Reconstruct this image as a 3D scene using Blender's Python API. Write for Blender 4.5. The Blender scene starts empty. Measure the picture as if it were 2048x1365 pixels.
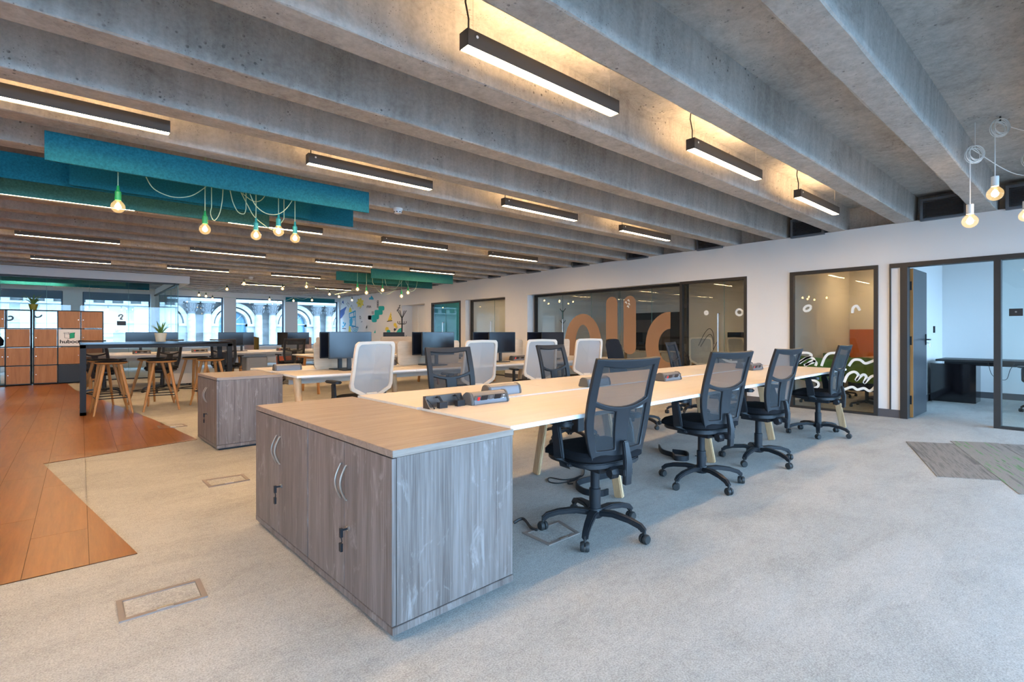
import bpy, bmesh, math, random
from mathutils import Vector, Matrix
random.seed(7)
S = bpy.context.scene
COL = S.collection
# ---------------------------------------------------------------- camera, world, exposure
F = 1007.0; CX = 1024.0; HY = 666.0; EYE = 1.18
YAW = math.atan2(2197 - CX, F)                     # angle from the +x axis (beam direction) to the view
cam_d = bpy.data.cameras.new('camera'); cam = bpy.data.objects.new('camera', cam_d); COL.objects.link(cam)
cam.location = (0, 0, EYE); cam.rotation_euler = (math.pi / 2, 0, YAW - math.pi / 2)
cam_d.sensor_width = 36; cam_d.lens = 36 * F / 2048; cam_d.shift_y = (HY - 682.5) / 2048
cam_d.clip_start = .02; cam_d.clip_end = 300
S.camera = cam
W = bpy.data.worlds.new('sky'); S.world = W; W.use_nodes = True
bg = W.node_tree.nodes['Background']; bg.inputs[0].default_value = (.40, .67, 1.0, 1); bg.inputs[1].default_value = 15.5
vs = S.view_settings; vs.view_transform = 'Standard'; vs.look = 'None'; vs.gamma = 1; vs.exposure = 0.2
try: vs.use_curve_mapping = False
except Exception: pass
LAMP = 104.0; WARM = (1.0, .65, .33)

# ---------------------------------------------------------------- pixel -> place helpers
_d = (math.cos(YAW), math.sin(YAW)); _r = (math.sin(YAW), -math.cos(YAW))
def ray(u, v):
    s = (u - CX) / F
    return (_d[0] + s * _r[0], _d[1] + s * _r[1], (HY - v) / F)
def on_z(u, v, z=0.0):
    q = ray(u, v); t = (z - EYE) / q[2]; return Vector((q[0] * t, q[1] * t, z))
def on_x(u, v, X):
    q = ray(u, v); t = X / q[0]; return Vector((X, q[1] * t, EYE + q[2] * t))
def on_y(u, v, Y):
    q = ray(u, v); t = Y / q[1]; return Vector((q[0] * t, Y, EYE + q[2] * t))

# ---------------------------------------------------------------- materials
def mat(name, col, rough=.5, metal=0., spec=.5, emit=None, es=0.):
    m = bpy.data.materials.new(name); m.use_nodes = True
    b = m.node_tree.nodes['Principled BSDF']
    b.inputs['Base Color'].default_value = (*col, 1); b.inputs['Roughness'].default_value = rough
    b.inputs['Metallic'].default_value = metal; b.inputs['Specular IOR Level'].default_value = spec
    if emit: b.inputs['Emission Color'].default_value = (*emit, 1); b.inputs['Emission Strength'].default_value = es
    return m
def nd(m, t, **kw):
    n = m.node_tree.nodes.new(t)
    for k, v in kw.items():
        if k in n.inputs: n.inputs[k].default_value = v
        else: setattr(n, k, v)
    return n
def lk(m, a, b): m.node_tree.links.new(a, b)
def ramp(m, fac, stops):
    r = nd(m, 'ShaderNodeValToRGB'); e = r.color_ramp.elements
    while len(e) < len(stops): e.new(.5)
    for i, (p, c) in enumerate(stops): e[i].position = p; e[i].color = (*c, 1)
    lk(m, fac, r.inputs[0]); return r.outputs[0]
def coords(m, scale=(1, 1, 1), world=False):
    if world: src = nd(m, 'ShaderNodeNewGeometry').outputs['Position']
    else: src = nd(m, 'ShaderNodeTexCoord').outputs['Object']
    mp = nd(m, 'ShaderNodeMapping'); mp.inputs['Scale'].default_value = scale
    lk(m, src, mp.inputs[0]); return mp.outputs[0]
def noise(m, vec, scale=5, detail=5, rough=.55, dist=0.):
    n = nd(m, 'ShaderNodeTexNoise'); n.inputs['Scale'].default_value = scale; n.inputs['Detail'].default_value = detail
    n.inputs['Roughness'].default_value = rough; n.inputs['Distortion'].default_value = dist
    lk(m, vec, n.inputs['Vector']); return n.outputs['Fac']
def mixc(m, fac, a, b, mode='MIX'):
    x = nd(m, 'ShaderNodeMix', data_type='RGBA', blend_type=mode)
    if isinstance(fac, float): x.inputs[0].default_value = fac
    else: lk(m, fac, x.inputs[0])
    for i, c in ((6, a), (7, b)):
        if isinstance(c, tuple): x.inputs[i].default_value = (*c, 1)
        else: lk(m, c, x.inputs[i])
    return x.outputs[2]
def bump(m, h, strength=.2, dist=.01):
    b = nd(m, 'ShaderNodeBump'); b.inputs['Strength'].default_value = strength; b.inputs['Distance'].default_value = dist
    lk(m, h, b.inputs['Height']); lk(m, b.outputs[0], m.node_tree.nodes['Principled BSDF'].inputs['Normal'])
def base(m, c): lk(m, c, m.node_tree.nodes['Principled BSDF'].inputs['Base Color'])

M = {}
def concrete():
    m = mat('concrete', (.4, .38, .36), .85, spec=.25)
    v = coords(m, (1, 1, 1), True)
    n1 = noise(m, v, 1.1, 7, .66, .5); n2 = noise(m, coords(m, (5, 5, .55), True), 2.2, 5, .62, .3); n3 = noise(m, v, 38, 4, .65); n4 = noise(m, coords(m, (.55, 1.3, 1.3), True), 2.6, 6, .7, .8)
    c = ramp(m, n1, [(.30, (.20, .18, .16)), (.44, (.36, .335, .305)), (.58, (.46, .435, .405)), (.74, (.60, .575, .54))])
    c = mixc(m, .42, c, ramp(m, n2, [(.3, (.25, .235, .22)), (.7, (.62, .595, .56))]))
    c = mixc(m, ramp(m, n4, [(.60, (0, 0, 0)), (.70, (.55, .55, .55))]), c, (.19, .165, .14))
    c = mixc(m, ramp(m, noise(m, v, 2.3, 6, .7, 1.0), [(.62, (0, 0, 0)), (.72, (.5, .5, .5))]), c, (.66, .645, .62))
    vo = nd(m, 'ShaderNodeTexVoronoi'); vo.inputs['Scale'].default_value = 22; lk(m, v, vo.inputs['Vector'])
    vo2 = nd(m, 'ShaderNodeTexVoronoi'); vo2.inputs['Scale'].default_value = 60; lk(m, v, vo2.inputs['Vector'])
    p1 = ramp(m, vo.outputs['Distance'], [(.12, (0, 0, 0)), (.22, (1, 1, 1))]); p2 = ramp(m, vo2.outputs['Distance'], [(.10, (0, 0, 0)), (.22, (1, 1, 1))])
    k1 = ramp(m, noise(m, v, 2.6, 5, .7), [(.54, (0, 0, 0)), (.60, (1, 1, 1))]); k2 = ramp(m, noise(m, coords(m, (1, 1, 1), True), 5.2, 4, .6), [(.50, (0, 0, 0)), (.58, (1, 1, 1))])
    c = mixc(m, k1, c, mixc(m, p1, (.09, .082, .075), c)); c = mixc(m, k2, c, mixc(m, p2, (.12, .11, .10), c))
    c = mixc(m, .22, c, ramp(m, n3, [(.3, (.2, .19, .18)), (.7, (.68, .66, .63))]))
    base(m, c); bump(m, mixc(m, .5, n3, mixc(m, k1, (1., 1., 1.), p1)), .4, .012); return m
M['concrete'] = concrete()
def carpet():
    m = mat('carpet', (.5, .47, .43), .95, spec=.1)
    v = coords(m, (1, 1, 1), True)
    n1 = noise(m, coords(m, (.8, 1.5, 1), True), 2.6, 9, .72, .6); n2 = noise(m, v, 150, 3, .75); n3 = noise(m, coords(m, (.5, .8, 1), True), 1.0, 5, .6, .5); n5 = noise(m, v, 32, 4, .7)
    c = ramp(m, n1, [(.34, (.235, .226, .21)), (.47, (.37, .357, .333)), (.58, (.435, .42, .393)), (.70, (.50, .485, .455))])
    c = mixc(m, .38, c, ramp(m, n3, [(.38, (.25, .24, .222)), (.62, (.485, .47, .44))]))
    c = mixc(m, .25, c, ramp(m, n5, [(.35, (.22, .21, .195)), (.65, (.56, .545, .515))]))
    c = mixc(m, .34, c, ramp(m, n2, [(.36, (.12, .115, .107)), (.64, (.68, .665, .63))]))
    br = nd(m, 'ShaderNodeTexBrick'); br.offset = .5; lk(m, v, br.inputs['Vector'])
    for k, x in (('Scale', 1.0), ('Mortar Size', .0010), ('Brick Width', .5), ('Row Height', .5), ('Mortar Smooth', .2)): br.inputs[k].default_value = x
    br.inputs['Color1'].default_value = (1, 1, 1, 1); br.inputs['Color2'].default_value = (.965, .965, .965, 1); br.inputs['Mortar'].default_value = (.90, .895, .89, 1)
    c = mixc(m, 1.0, c, br.outputs['Color'], 'MULTIPLY')
    base(m, c); bump(m, n2, .35, .004); return m
M['carpet'] = carpet()
_q = on_z(1872, 952) - on_z(1812, 884); ACC = math.atan2(_q.y, _q.x)
def carpet_accent(i, a, b, g):
    m = mat('carpet_accent%d' % i, a, .95, spec=.1)
    mp = nd(m, 'ShaderNodeMapping'); mp.inputs['Rotation'].default_value = (0, 0, -ACC); lk(m, nd(m, 'ShaderNodeNewGeometry').outputs['Position'], mp.inputs[0]); mq = nd(m, 'ShaderNodeMapping'); mq.inputs['Scale'].default_value = (1.0, 16, 1); lk(m, mp.outputs[0], mq.inputs[0])
    n = noise(m, mq.outputs[0], 1.2 + .3 * i, 5, .65); n2 = noise(m, coords(m, (1, 1, 1), True), 220, 2)
    st = [(.36, a), (.52, b), (.66, a)]
    if g: st = [(.3, a), (.45, b), (.56, b), (.6, (.10, .26, .06)), (.66, a)]
    base(m, mixc(m, .3, ramp(m, n, st), ramp(m, n2, [(.3, (.08, .075, .07)), (.7, (.36, .345, .32))]))); return m
for i in range(4): M['acc%d' % i] = carpet_accent(i, (.095, .080, .068), (.25, .215, .185), i in (1, 3))
def wood(name, c0, c1, c2, sc, rough=.5, blot=.3, spec=.4):
    m = mat(name, c1, rough, spec=spec)
    oi = nd(m, 'ShaderNodeObjectInfo'); add = nd(m, 'ShaderNodeVectorMath', operation='ADD')
    lk(m, coords(m, sc), add.inputs[0])
    mul = nd(m, 'ShaderNodeVectorMath', operation='SCALE'); mul.inputs[0].default_value = (37, 53, 71); lk(m, oi.outputs['Random'], mul.inputs['Scale'])
    lk(m, mul.outputs[0], add.inputs[1])
    n1 = noise(m, add.outputs[0], 2.0, 7, .62, .6); n2 = noise(m, add.outputs[0], 9, 4, .7, .3)
    c = ramp(m, n1, [(.3, c0), (.5, c1), (.72, c2)])
    c = mixc(m, blot, c, ramp(m, n2, [(.35, c0), (.65, c2)]))
    base(m, c); bump(m, n2, .08, .003); return m
def greywood():
    m = mat('greywood', (.15, .12, .11), .5, spec=.35); oi = nd(m, 'ShaderNodeObjectInfo')
    def shifted(sc):
        add = nd(m, 'ShaderNodeVectorMath', operation='ADD'); mul = nd(m, 'ShaderNodeVectorMath', operation='SCALE'); mul.inputs[0].default_value = (37, 53, 11)
        lk(m, coords(m, sc), add.inputs[0]); lk(m, oi.outputs['Random'], mul.inputs['Scale']); lk(m, mul.outputs[0], add.inputs[1]); return add.outputs[0]
    n1 = noise(m, shifted((9, 9, .45)), 1.6, 5, .6, .5); n2 = noise(m, shifted((60, 60, 1.6)), 2, 4, .65, .2); n3 = noise(m, shifted((5, 5, 2.2)), 2.4, 6, .7, 1.2)
    c = ramp(m, n1, [(.32, (.095, .070, .060)), (.5, (.155, .120, .106)), (.68, (.235, .196, .182))])
    c = mixc(m, .45, c, ramp(m, n2, [(.35, (.08, .06, .051)), (.65, (.25, .212, .197))]))
    c = mixc(m, ramp(m, n3, [(.56, (0, 0, 0)), (.72, (.65, .65, .65))]), c, (.34, .305, .29))
    base(m, c); bump(m, n2, .1, .002); return m
M['greywood'] = greywood()
M['greywood_lit_top'] = wood('greywood_lit_top', (.17, .125, .10), (.25, .19, .155), (.34, .27, .225), (.9, 16, 16), .38, .35)  # same wood as the sides; reflected light is put into the lighter colour
M['plank'] = wood('plank', (.15, .048, .010), (.225, .078, .016), (.30, .112, .026), (10, .7, 3), .3, .3, .5)
M['oak'] = wood('oak', (.40, .235, .115), (.52, .325, .17), (.62, .41, .24), (14, 14, 1.2), .5, .25)
M['oak_dark'] = wood('oak_dark', (.31, .13, .033), (.40, .18, .052), (.47, .235, .08), (14, 14, 1.2), .45, .25)
M['locker_oak'] = wood('locker_oak', (.29, .115, .032), (.37, .155, .046), (.43, .20, .065), (10, 10, .8), .5, .25)
M['screen_oak'] = wood('screen_oak', (.50, .39, .28), (.58, .465, .34), (.65, .53, .40), (1, 12, 12), .7, .3)
M['desktop'] = wood('desktop', (.56, .50, .44), (.60, .54, .48), (.64, .58, .52), (.8, 10, 10), .42, .25)
M['desk_edge'] = mat('desk_edge', (.80, .78, .75), .4)
M['white'] = mat('wall_paint', (.74, .72, .70), .8, spec=.2)
M['trimwhite'] = mat('trim_white', (.78, .77, .75), .5)
M['black'] = mat('black_plastic', (.012, .0135, .017), .45, spec=.38)
M['fabric'] = mat('black_fabric', (.012, .012, .014), .95, spec=.1)
M['rubber'] = mat('rubber', (.02, .02, .02), .6)
M['blackmetal'] = mat('black_metal', (.014, .0145, .016), .55, spec=.25)
M['frame'] = mat('dark_frame', (.022, .02, .019), .5)
M['baseboard'] = mat('baseboard_grey', (.085, .08, .085), .5)
M['grey'] = mat('grey_plastic', (.10, .095, .09), .45)
M['alu'] = mat('aluminium', (.20, .20, .215), .42, .6)
M['steel'] = mat('brushed_steel', (.62, .60, .57), .28, 1.)
M['satin'] = mat('satin_nickel', (.42, .37, .32), .42, .9)
M['whiteplastic'] = mat('white_plastic', (.72, .61, .50), .5)
M['offwhite'] = mat('offwhite', (.60, .56, .51), .6)
M['screen'] = mat('screen_glass', (.006, .008, .014), .16, spec=.4)
M['redswitch'] = mat('red_switch', (.6, .02, .02), .3, emit=(1, .05, .03), es=.3)
M['bezel'] = mat('bezel', (.015, .015, .016), .4)
M['lampbody'] = mat('lamp_body', (.05, .043, .038), .5)
M['diffuser'] = mat('lamp_diffuser', (.9, .85, .75), .5, emit=WARM, es=LAMP)
M['uplight'] = mat('lamp_uplight', (.9, .85, .75), .5, emit=WARM, es=LAMP * .5)
M['filament'] = mat('filament', (1, .8, .5), .5, emit=(1., .62, .26), es=60.)
M['cordgreen'] = mat('cord_green', (.45, .60, .42), .6)
M['cordwhite'] = mat('cord_white', (.8, .8, .78), .5)
M['cordblack'] = mat('cord_black', (.015, .015, .016), .5)
M['socketgreen'] = mat('socket_green', (.01, .30, .09), .4)
M['socketteal'] = mat('socket_teal', (.02, .30, .32), .4)
M['socketdark'] = mat('socket_dark', (.04, .06, .05), .4)
M['teal_glassroom'] = mat('teal_paint', (.0, .28, .42), .7)
M['tealdark'] = mat('teal_dark', (.02, .12, .15), .9)
M['leaf'] = mat('leaf', (.10, .20, .05), .5); M['leaf2'] = mat('leaf_pale', (.30, .36, .16), .5)
M['pot_cream'] = mat('pot_cream', (.60, .50, .36), .6); M['pot_olive'] = mat('pot_olive', (.20, .19, .02), .5)
M['underlay'] = mat('underlay', (.05, .02, .008), .8)
M['soil'] = mat('soil', (.03, .02, .012), .95)
M['grille'] = mat('grille', (.018, .019, .022), .5); M['slat'] = mat('slat', (.10, .105, .12), .45); M['grilleframe'] = mat('grille_frame', (.11, .12, .14), .45)
M['stone'] = mat('stone', (.62, .61, .58), .9)
def stone():
    m = M['stone']; n = noise(m, coords(m, (1, 1, 2.5), True), 1.4, 6, .6); base(m, ramp(m, n, [(.3, (.17, .17, .165)), (.55, (.25, .25, .24)), (.75, (.32, .32, .31))]))
stone()
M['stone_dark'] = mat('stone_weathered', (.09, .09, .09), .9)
M['outglass'] = mat('outside_glass', (.05, .12, .17), .15)
M['blind'] = mat('roller_blind', (.14, .20, .27), .8)
M['winframe'] = mat('window_frame', (.05, .075, .11), .5)
M['green_fab'] = mat('green_fabric', (.10, .17, .025), .85); M['olive_fab'] = mat('olive_velvet', (.16, .12, .03), .8)
M['mauve'] = mat('mauve_fabric', (.35, .27, .28), .85); M['red_fab'] = mat('red_fabric', (.42, .10, .06), .85)
M['orange'] = mat('orange_panel', (.55, .14, .02), .7); M['navy_fab'] = mat('navy_fabric', (.02, .035, .07), .9)
M['walnut'] = wood('walnut', (.30, .17, .08), (.40, .24, .12), (.48, .31, .17), (1, 12, 12), .4)
M['decal_white'] = mat('decal_white', (.74, .75, .70), .6); M['decal_tan'] = None
M['decal_grey'] = mat('decal_grey', (.22, .21, .20), .6); M['decal_black'] = mat('decal_black', (.015, .02, .03), .6)
M['doorblue'] = mat('door_dark', (.030, .034, .042), .32)
M['glossblack'] = mat('gloss_black', (.006, .005, .006), .08)
M['sign'] = mat('sign_black', (.012, .012, .013), .5); M['steel_dark'] = mat('dark_steel', (.12, .10, .09), .4, .6)
M['floorbox'] = mat('floorbox_frame', (.21, .17, .15), .5)
M['key'] = mat('key_chrome', (.7, .66, .6), .2, 1.)
M['logo_green'] = mat('logo_green', (.0, .34, .17), .6); M['logo_black'] = mat('logo_black', (.01, .01, .01), .6); M['logo_white'] = mat('logo_white', (.78, .74, .70), .6)
for k, c in dict(mu_teal=(.0, .42, .36), mu_blue=(.02, .36, .55), mu_sky=(.30, .62, .78), mu_yellow=(.82, .62, .05), mu_navy=(.05, .10, .32), mu_black=(.02, .02, .03)).items(): M[k] = mat(k, c, .7)
def felt(n, a):
    m = mat(n, a, .95, spec=.1); k = noise(m, coords(m, (1, 1, 1), True), 70, 3, .7)
    base(m, ramp(m, k, [(.3, tuple(x * .72 for x in a)), (.7, tuple(min(1, x * 1.25) for x in a))])); return m
M['felt_a'] = felt('felt_petrol', (.02, .155, .20)); M['felt_b'] = felt('felt_teal', (.012, .125, .17)); M['felt_c'] = felt('felt_sage', (.07, .22, .19)); M['felt_d'] = felt('felt_green', (.035, .17, .15))
def see_through(name, col, fac, rough=.7, scale=0):
    m = bpy.data.materials.new(name); m.use_nodes = True; nt = m.node_tree; nt.nodes.clear()
    o = nt.nodes.new('ShaderNodeOutputMaterial'); mx = nt.nodes.new('ShaderNodeMixShader'); t = nt.nodes.new('ShaderNodeBsdfTransparent')
    b = nt.nodes.new('ShaderNodeBsdfPrincipled'); b.inputs['Base Color'].default_value = (*col, 1); b.inputs['Roughness'].default_value = rough
    mx.inputs[0].default_value = fac
    lk(m, t.outputs[0], mx.inputs[1]); lk(m, b.outputs[0], mx.inputs[2]); lk(m, mx.outputs[0], o.inputs[0]); return m
M['mesh'] = see_through('chair_mesh', (.022, .022, .024), .72); M['whitemesh'] = see_through('white_mesh', (.43, .405, .385), .84)
M['decal_tan'] = see_through('tan_film', (.47, .265, .145), .64, .8)
def glass(name, tint, ior=1.45, glow=0.):
    m = bpy.data.materials.new(name); m.use_nodes = True; nt = m.node_tree; nt.nodes.clear()
    o = nt.nodes.new('ShaderNodeOutputMaterial'); mx = nt.nodes.new('ShaderNodeMixShader'); t = nt.nodes.new('ShaderNodeBsdfTransparent')
    g = nt.nodes.new('ShaderNodeBsdfGlossy'); g.inputs['Roughness'].default_value = 0.0; fr = nt.nodes.new('ShaderNodeFresnel'); ge = nt.nodes.new('ShaderNodeNewGeometry'); ma = nt.nodes.new('ShaderNodeMath'); ma.operation = 'MULTIPLY_ADD'; ma.inputs[1].default_value = 1 / ior - ior; ma.inputs[2].default_value = ior
    lk(m, ge.outputs['Backfacing'], ma.inputs[0]); lk(m, ma.outputs[0], fr.inputs[0])
    t.inputs[0].default_value = (*tint, 1)
    lk(m, fr.outputs[0], mx.inputs[0]); lk(m, t.outputs[0], mx.inputs[1]); lk(m, g.outputs[0], mx.inputs[2]); lk(m, mx.outputs[0], o.inputs[0])
    if glow:
        e = nt.nodes.new('ShaderNodeEmission'); e.inputs[0].default_value = (1., .68, .30, 1); e.inputs[1].default_value = glow; ad = nt.nodes.new('ShaderNodeAddShader')
        lk(m, mx.outputs[0], ad.inputs[0]); lk(m, e.outputs[0], ad.inputs[1]); lk(m, ad.outputs[0], o.inputs[0])
    return m
M['glass'] = glass('clear_glass', (.93, .965, .955)); M['bulbglass'] = glass('bulb_glass', (1., .93, .8), 1.3, .35); M['winglass'] = glass('window_glass', (.97, .985, .99), 1.3)
M['glassedge'] = mat('glass_edge', (.10, .25, .22), .2)

# ---------------------------------------------------------------- mesh builder
class MB:
    def __init__(s): s.v = []; s.f = []
    def add(s, vs, fs):
        o = len(s.v); s.v += [tuple(v) for v in vs]; s.f += [tuple(i + o for i in f) for f in fs]; return s
    def box(s, a, b, mtx=None):
        x0, y0, z0 = a; x1, y1, z1 = b
        vs = [Vector(p) for p in ((x0, y0, z0), (x1, y0, z0), (x1, y1, z0), (x0, y1, z0), (x0, y0, z1), (x1, y0, z1), (x1, y1, z1), (x0, y1, z1))]
        if mtx: vs = [mtx @ v for v in vs]
        return s.add(vs, [(0, 3, 2, 1), (4, 5, 6, 7), (0, 1, 5, 4), (1, 2, 6, 5), (2, 3, 7, 6), (3, 0, 4, 7)])
    def prism(s, poly, z0, z1, axis='z', mtx=None):
        n = len(poly)
        def P(p, h):
            v = {'z': (p[0], p[1], h), 'y': (p[0], h, p[1]), 'x': (h, p[0], p[1])}[axis]
            return mtx @ Vector(v) if mtx else Vector(v)
        vs = [P(p, z0) for p in poly] + [P(p, z1) for p in poly]
        fs = [tuple(reversed(range(n))), tuple(range(n, 2 * n))] + [(i, (i + 1) % n, (i + 1) % n + n, i + n) for i in range(n)]
        return s.add(vs, fs)
    def tube(s, pts, r, n=8, closed=False, cap=True):
        pts = [Vector(p) for p in pts]; N = len(pts); rs = r if isinstance(r, (list, tuple)) else [r] * N
        vs = []; up = Vector((0, 0, 1)); prev = None
        for i, p in enumerate(pts):
            a = pts[(i - 1) % N] if (closed or i > 0) else p; b = pts[(i + 1) % N] if (closed or i < N - 1) else p
            t = (b - a).normalized()
            if prev is None:
                ref = up if abs(t.z) < .9 else Vector((1, 0, 0)); x = t.cross(ref).normalized()
            else:
                x = (prev - t * prev.dot(t))
                x = x.normalized() if x.length > 1e-6 else t.cross(up).normalized()
            prev = x; y = t.cross(x)
            for k in range(n):
                g = 2 * math.pi * k / n; vs.append(p + (x * math.cos(g) + y * math.sin(g)) * rs[i])
        fs = []
        for i in range(N if closed else N - 1):
            j = (i + 1) % N
            for k in range(n): fs.append((i * n + k, i * n + (k + 1) % n, j * n + (k + 1) % n, j * n + k))
        if cap and not closed: fs += [tuple(reversed(range(n))), tuple(range((N - 1) * n, N * n))]
        return s.add(vs, fs)
    def lathe(s, prof, c=(0, 0, 0), n=20, mtx=None):
        vs = []; fs = []; m = len(prof)
        for r, z in prof:
            for k in range(n):
                g = 2 * math.pi * k / n; v = Vector((c[0] + r * math.cos(g), c[1] + r * math.sin(g), c[2] + z)); vs.append(mtx @ v if mtx else v)
        for i in range(m - 1):
            for k in range(n): fs.append((i * n + k, i * n + (k + 1) % n, (i + 1) * n + (k + 1) % n, (i + 1) * n + k))
        fs += [tuple(reversed(range(n))), tuple(range((m - 1) * n, m * n))]
        return s.add(vs, fs)
    def strip(s, pts, nrm, w, t, ws=None):
        """flat bar along pts; nrm = thickness direction per point; w width, t thickness"""
        pts = [Vector(p) for p in pts]; N = len(pts); vs = []
        for i, p in enumerate(pts):
            T = (pts[min(i + 1, N - 1)] - pts[max(i - 1, 0)]).normalized(); n_ = Vector(nrm[i] if isinstance(nrm, list) else nrm).normalized()
            sd = T.cross(n_).normalized(); ww = (ws[i] if ws else w) / 2
            for a, b in ((-1, -1), (1, -1), (1, 1), (-1, 1)): vs.append(p + sd * a * ww + n_ * b * t / 2)
        fs = [(3, 2, 1, 0), tuple(range((N - 1) * 4, N * 4))]
        for i in range(N - 1):
            for k in range(4): fs.append((i * 4 + k, i * 4 + (k + 1) % 4, (i + 1) * 4 + (k + 1) % 4, (i + 1) * 4 + k))
        return s.add(vs, fs)
    def build(s, name, m, parent=None, smooth=False, bev=0, seg=2):
        me = bpy.data.meshes.new(name); me.from_pydata(s.v, [], s.f); me.materials.append(m)
        b = bmesh.new(); b.from_mesh(me); bmesh.ops.recalc_face_normals(b, faces=b.faces)
        if bev: bmesh.ops.bevel(b, geom=[e for e in b.edges if e.calc_face_angle(0) > .5], offset=bev, segments=seg, affect='EDGES', clamp_overlap=True)
        b.to_mesh(me); b.free()
        if smooth or bev:
            for p in me.polygons: p.use_smooth = True
            me.set_sharp_from_angle(angle=math.radians(38))
        o = bpy.data.objects.new(name, me); COL.objects.link(o)
        if parent: o.parent = parent
        return o
def tag(o, label, cat, group=None):
    o['label'] = label; o['category'] = cat
    if group: o['group'] = group
    return o
def struct(o, label=None):
    o['kind'] = 'structure'
    if label: o['label'] = label
    return o
def thing(name, label, cat, loc=(0, 0, 0), rz=0, group=None):
    o = bpy.data.objects.new(name, None); COL.objects.link(o); o.empty_display_size = .1
    o.location = loc; o.rotation_euler = (0, 0, rz); return tag(o, label, cat, group)
def dup(root, loc, rz, label, group=None, star=None):
    def cp(o, par):
        c = o.copy(); COL.objects.link(c); c.parent = par
        for ch in [x for x in bpy.data.objects if x.parent == o]: cp(ch, c)
        return c
    r = cp(root, None); r.location = loc; r.rotation_euler = (0, 0, rz); r['label'] = label
    if group: r['group'] = group
    elif 'group' in r: del r['group']
    if star is not None:
        for ch in bpy.data.objects:
            if ch.parent == r and ch.name.startswith('base'): ch.rotation_euler = (0, 0, star - rz)
    return r
def rrect(x0, y0, x1, y1, r, n=5):
    pts = []
    for cx, cy, a in ((x1 - r, y1 - r, 0), (x0 + r, y1 - r, 90), (x0 + r, y0 + r, 180), (x1 - r, y0 + r, 270)):
        for k in range(n + 1):
            g = math.radians(a + 90 * k / n); pts.append((cx + r * math.cos(g), cy + r * math.sin(g)))
    return pts
def smoothpath(pts, n=6):
    P = [Vector(p) for p in pts]; out = []
    for i in range(len(P) - 1):
        p0 = P[max(i - 1, 0)]; p1 = P[i]; p2 = P[i + 1]; p3 = P[min(i + 2, len(P) - 1)]
        for k in range(n):
            t = k / n
            out.append(.5 * ((2 * p1) + (p2 - p0) * t + (2 * p0 - 5 * p1 + 4 * p2 - p3) * t * t + (3 * p1 - p0 - 3 * p2 + p3) * t ** 3))
    out.append(P[-1]); return out
rad = math.radians
#STRUCTURE
XW = 8.6; SOF = 2.70; SLAB = 3.04; YB = 21.5; YF = -2.4; XL = -7.0; XR = 12.4
BS = .777; B0 = 1.74
# ---- floor
floor = struct(MB().box((XL - .3, YF - .3, -.2), (XR + .3, YB + .3, 0)).build('floor', M['carpet']))
ZONE = [(XL, 3.336), (.233, 3.336), (-.25, 6.17), (.985, 6.47), (.76, 8.34), (-.08, 13.8), (-.25, 15.9), (XL, 15.9)]
def clip(poly, x0, y0, x1, y1):
    for ax, lim, sg in ((0, x0, 1), (0, x1, -1), (1, y0, 1), (1, y1, -1)):
        out = []
        for i, p in enumerate(poly):
            q = poly[(i + 1) % len(poly)]; a = (p[ax] - lim) * sg; b = (q[ax] - lim) * sg
            if a >= 0: out.append(p)
            if (a >= 0) != (b >= 0):
                t = a / (a - b); out.append((p[0] + (q[0] - p[0]) * t, p[1] + (q[1] - p[1]) * t))
        poly = out
        if len(poly) < 3: return []
    res = []
    for p in poly:
        if not res or (abs(p[0] - res[-1][0]) + abs(p[1] - res[-1][1])) > 1e-4: res.append(p)
    return res
ci = 0; x = -3.713
while x < 1.0:
    y = 3.336 - [.0, .42, .84, .21, .63][ci % 5]
    while y < 15.9:
        pl = clip(ZONE, x + .0012, y + .0012, x + .2488, y + 1.2488)
        if len(pl) >= 3:
            cx_ = sum(p[0] for p in pl) / len(pl); cy_ = sum(p[1] for p in pl) / len(pl)
            o = MB().prism([(p[0] - cx_, p[1] - cy_) for p in pl], 0, .005).build('plank', M['plank'], floor); o.location = (cx_, cy_, 0)
        y += 1.25
    x += .25; ci += 1
MB().prism(ZONE, 0, .003).build('underlay', M['underlay'], floor)
pl = [(XL, 3.336), (-3.714, 3.336), (-3.714, 15.9), (XL, 15.9)]
MB().prism(pl, 0, .005).build('plank', M['plank'], floor)
# accent carpet planks near the office door (skewed courses)
DIA = on_z(1872, 952) - on_z(1812, 884); DIA.normalize()                # long direction of the strips
SID = Vector((-DIA.y, DIA.x, 0));
if SID.dot(Vector((1, -1, 0))) < 0: SID = -SID
O = on_z(1812, 884)
Y0 = [0, -.28, -.36, -.52, -.78, -.9]
for i in range(6):
    for j in range(3):
        s0 = .42 * i; l0 = Y0[i] + j * 1.0 + (.0 if i % 2 else .0); w = .415
        L = 1.0 if j < 2 else (.45 if i > 1 else .1)
        if i < 1 and j == 1: L = .55
        if i < 1 and j == 2: continue
        P = [O + SID * s0 + DIA * l0, O + SID * (s0 + w) + DIA * (l0 - .12), O + SID * (s0 + w) + DIA * (l0 + L - .12 - .003), O + SID * s0 + DIA * (l0 + L - .003)]
        if any(p.x > XW - .03 for p in P): P = [Vector((min(p.x, XW - .03), p.y, 0)) for p in P]
        MB().prism([(p.x, p.y) for p in P], 0, .004).build('carpet_plank', M['acc%d' % ((i + 2 * j) % 4)], floor)
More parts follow.
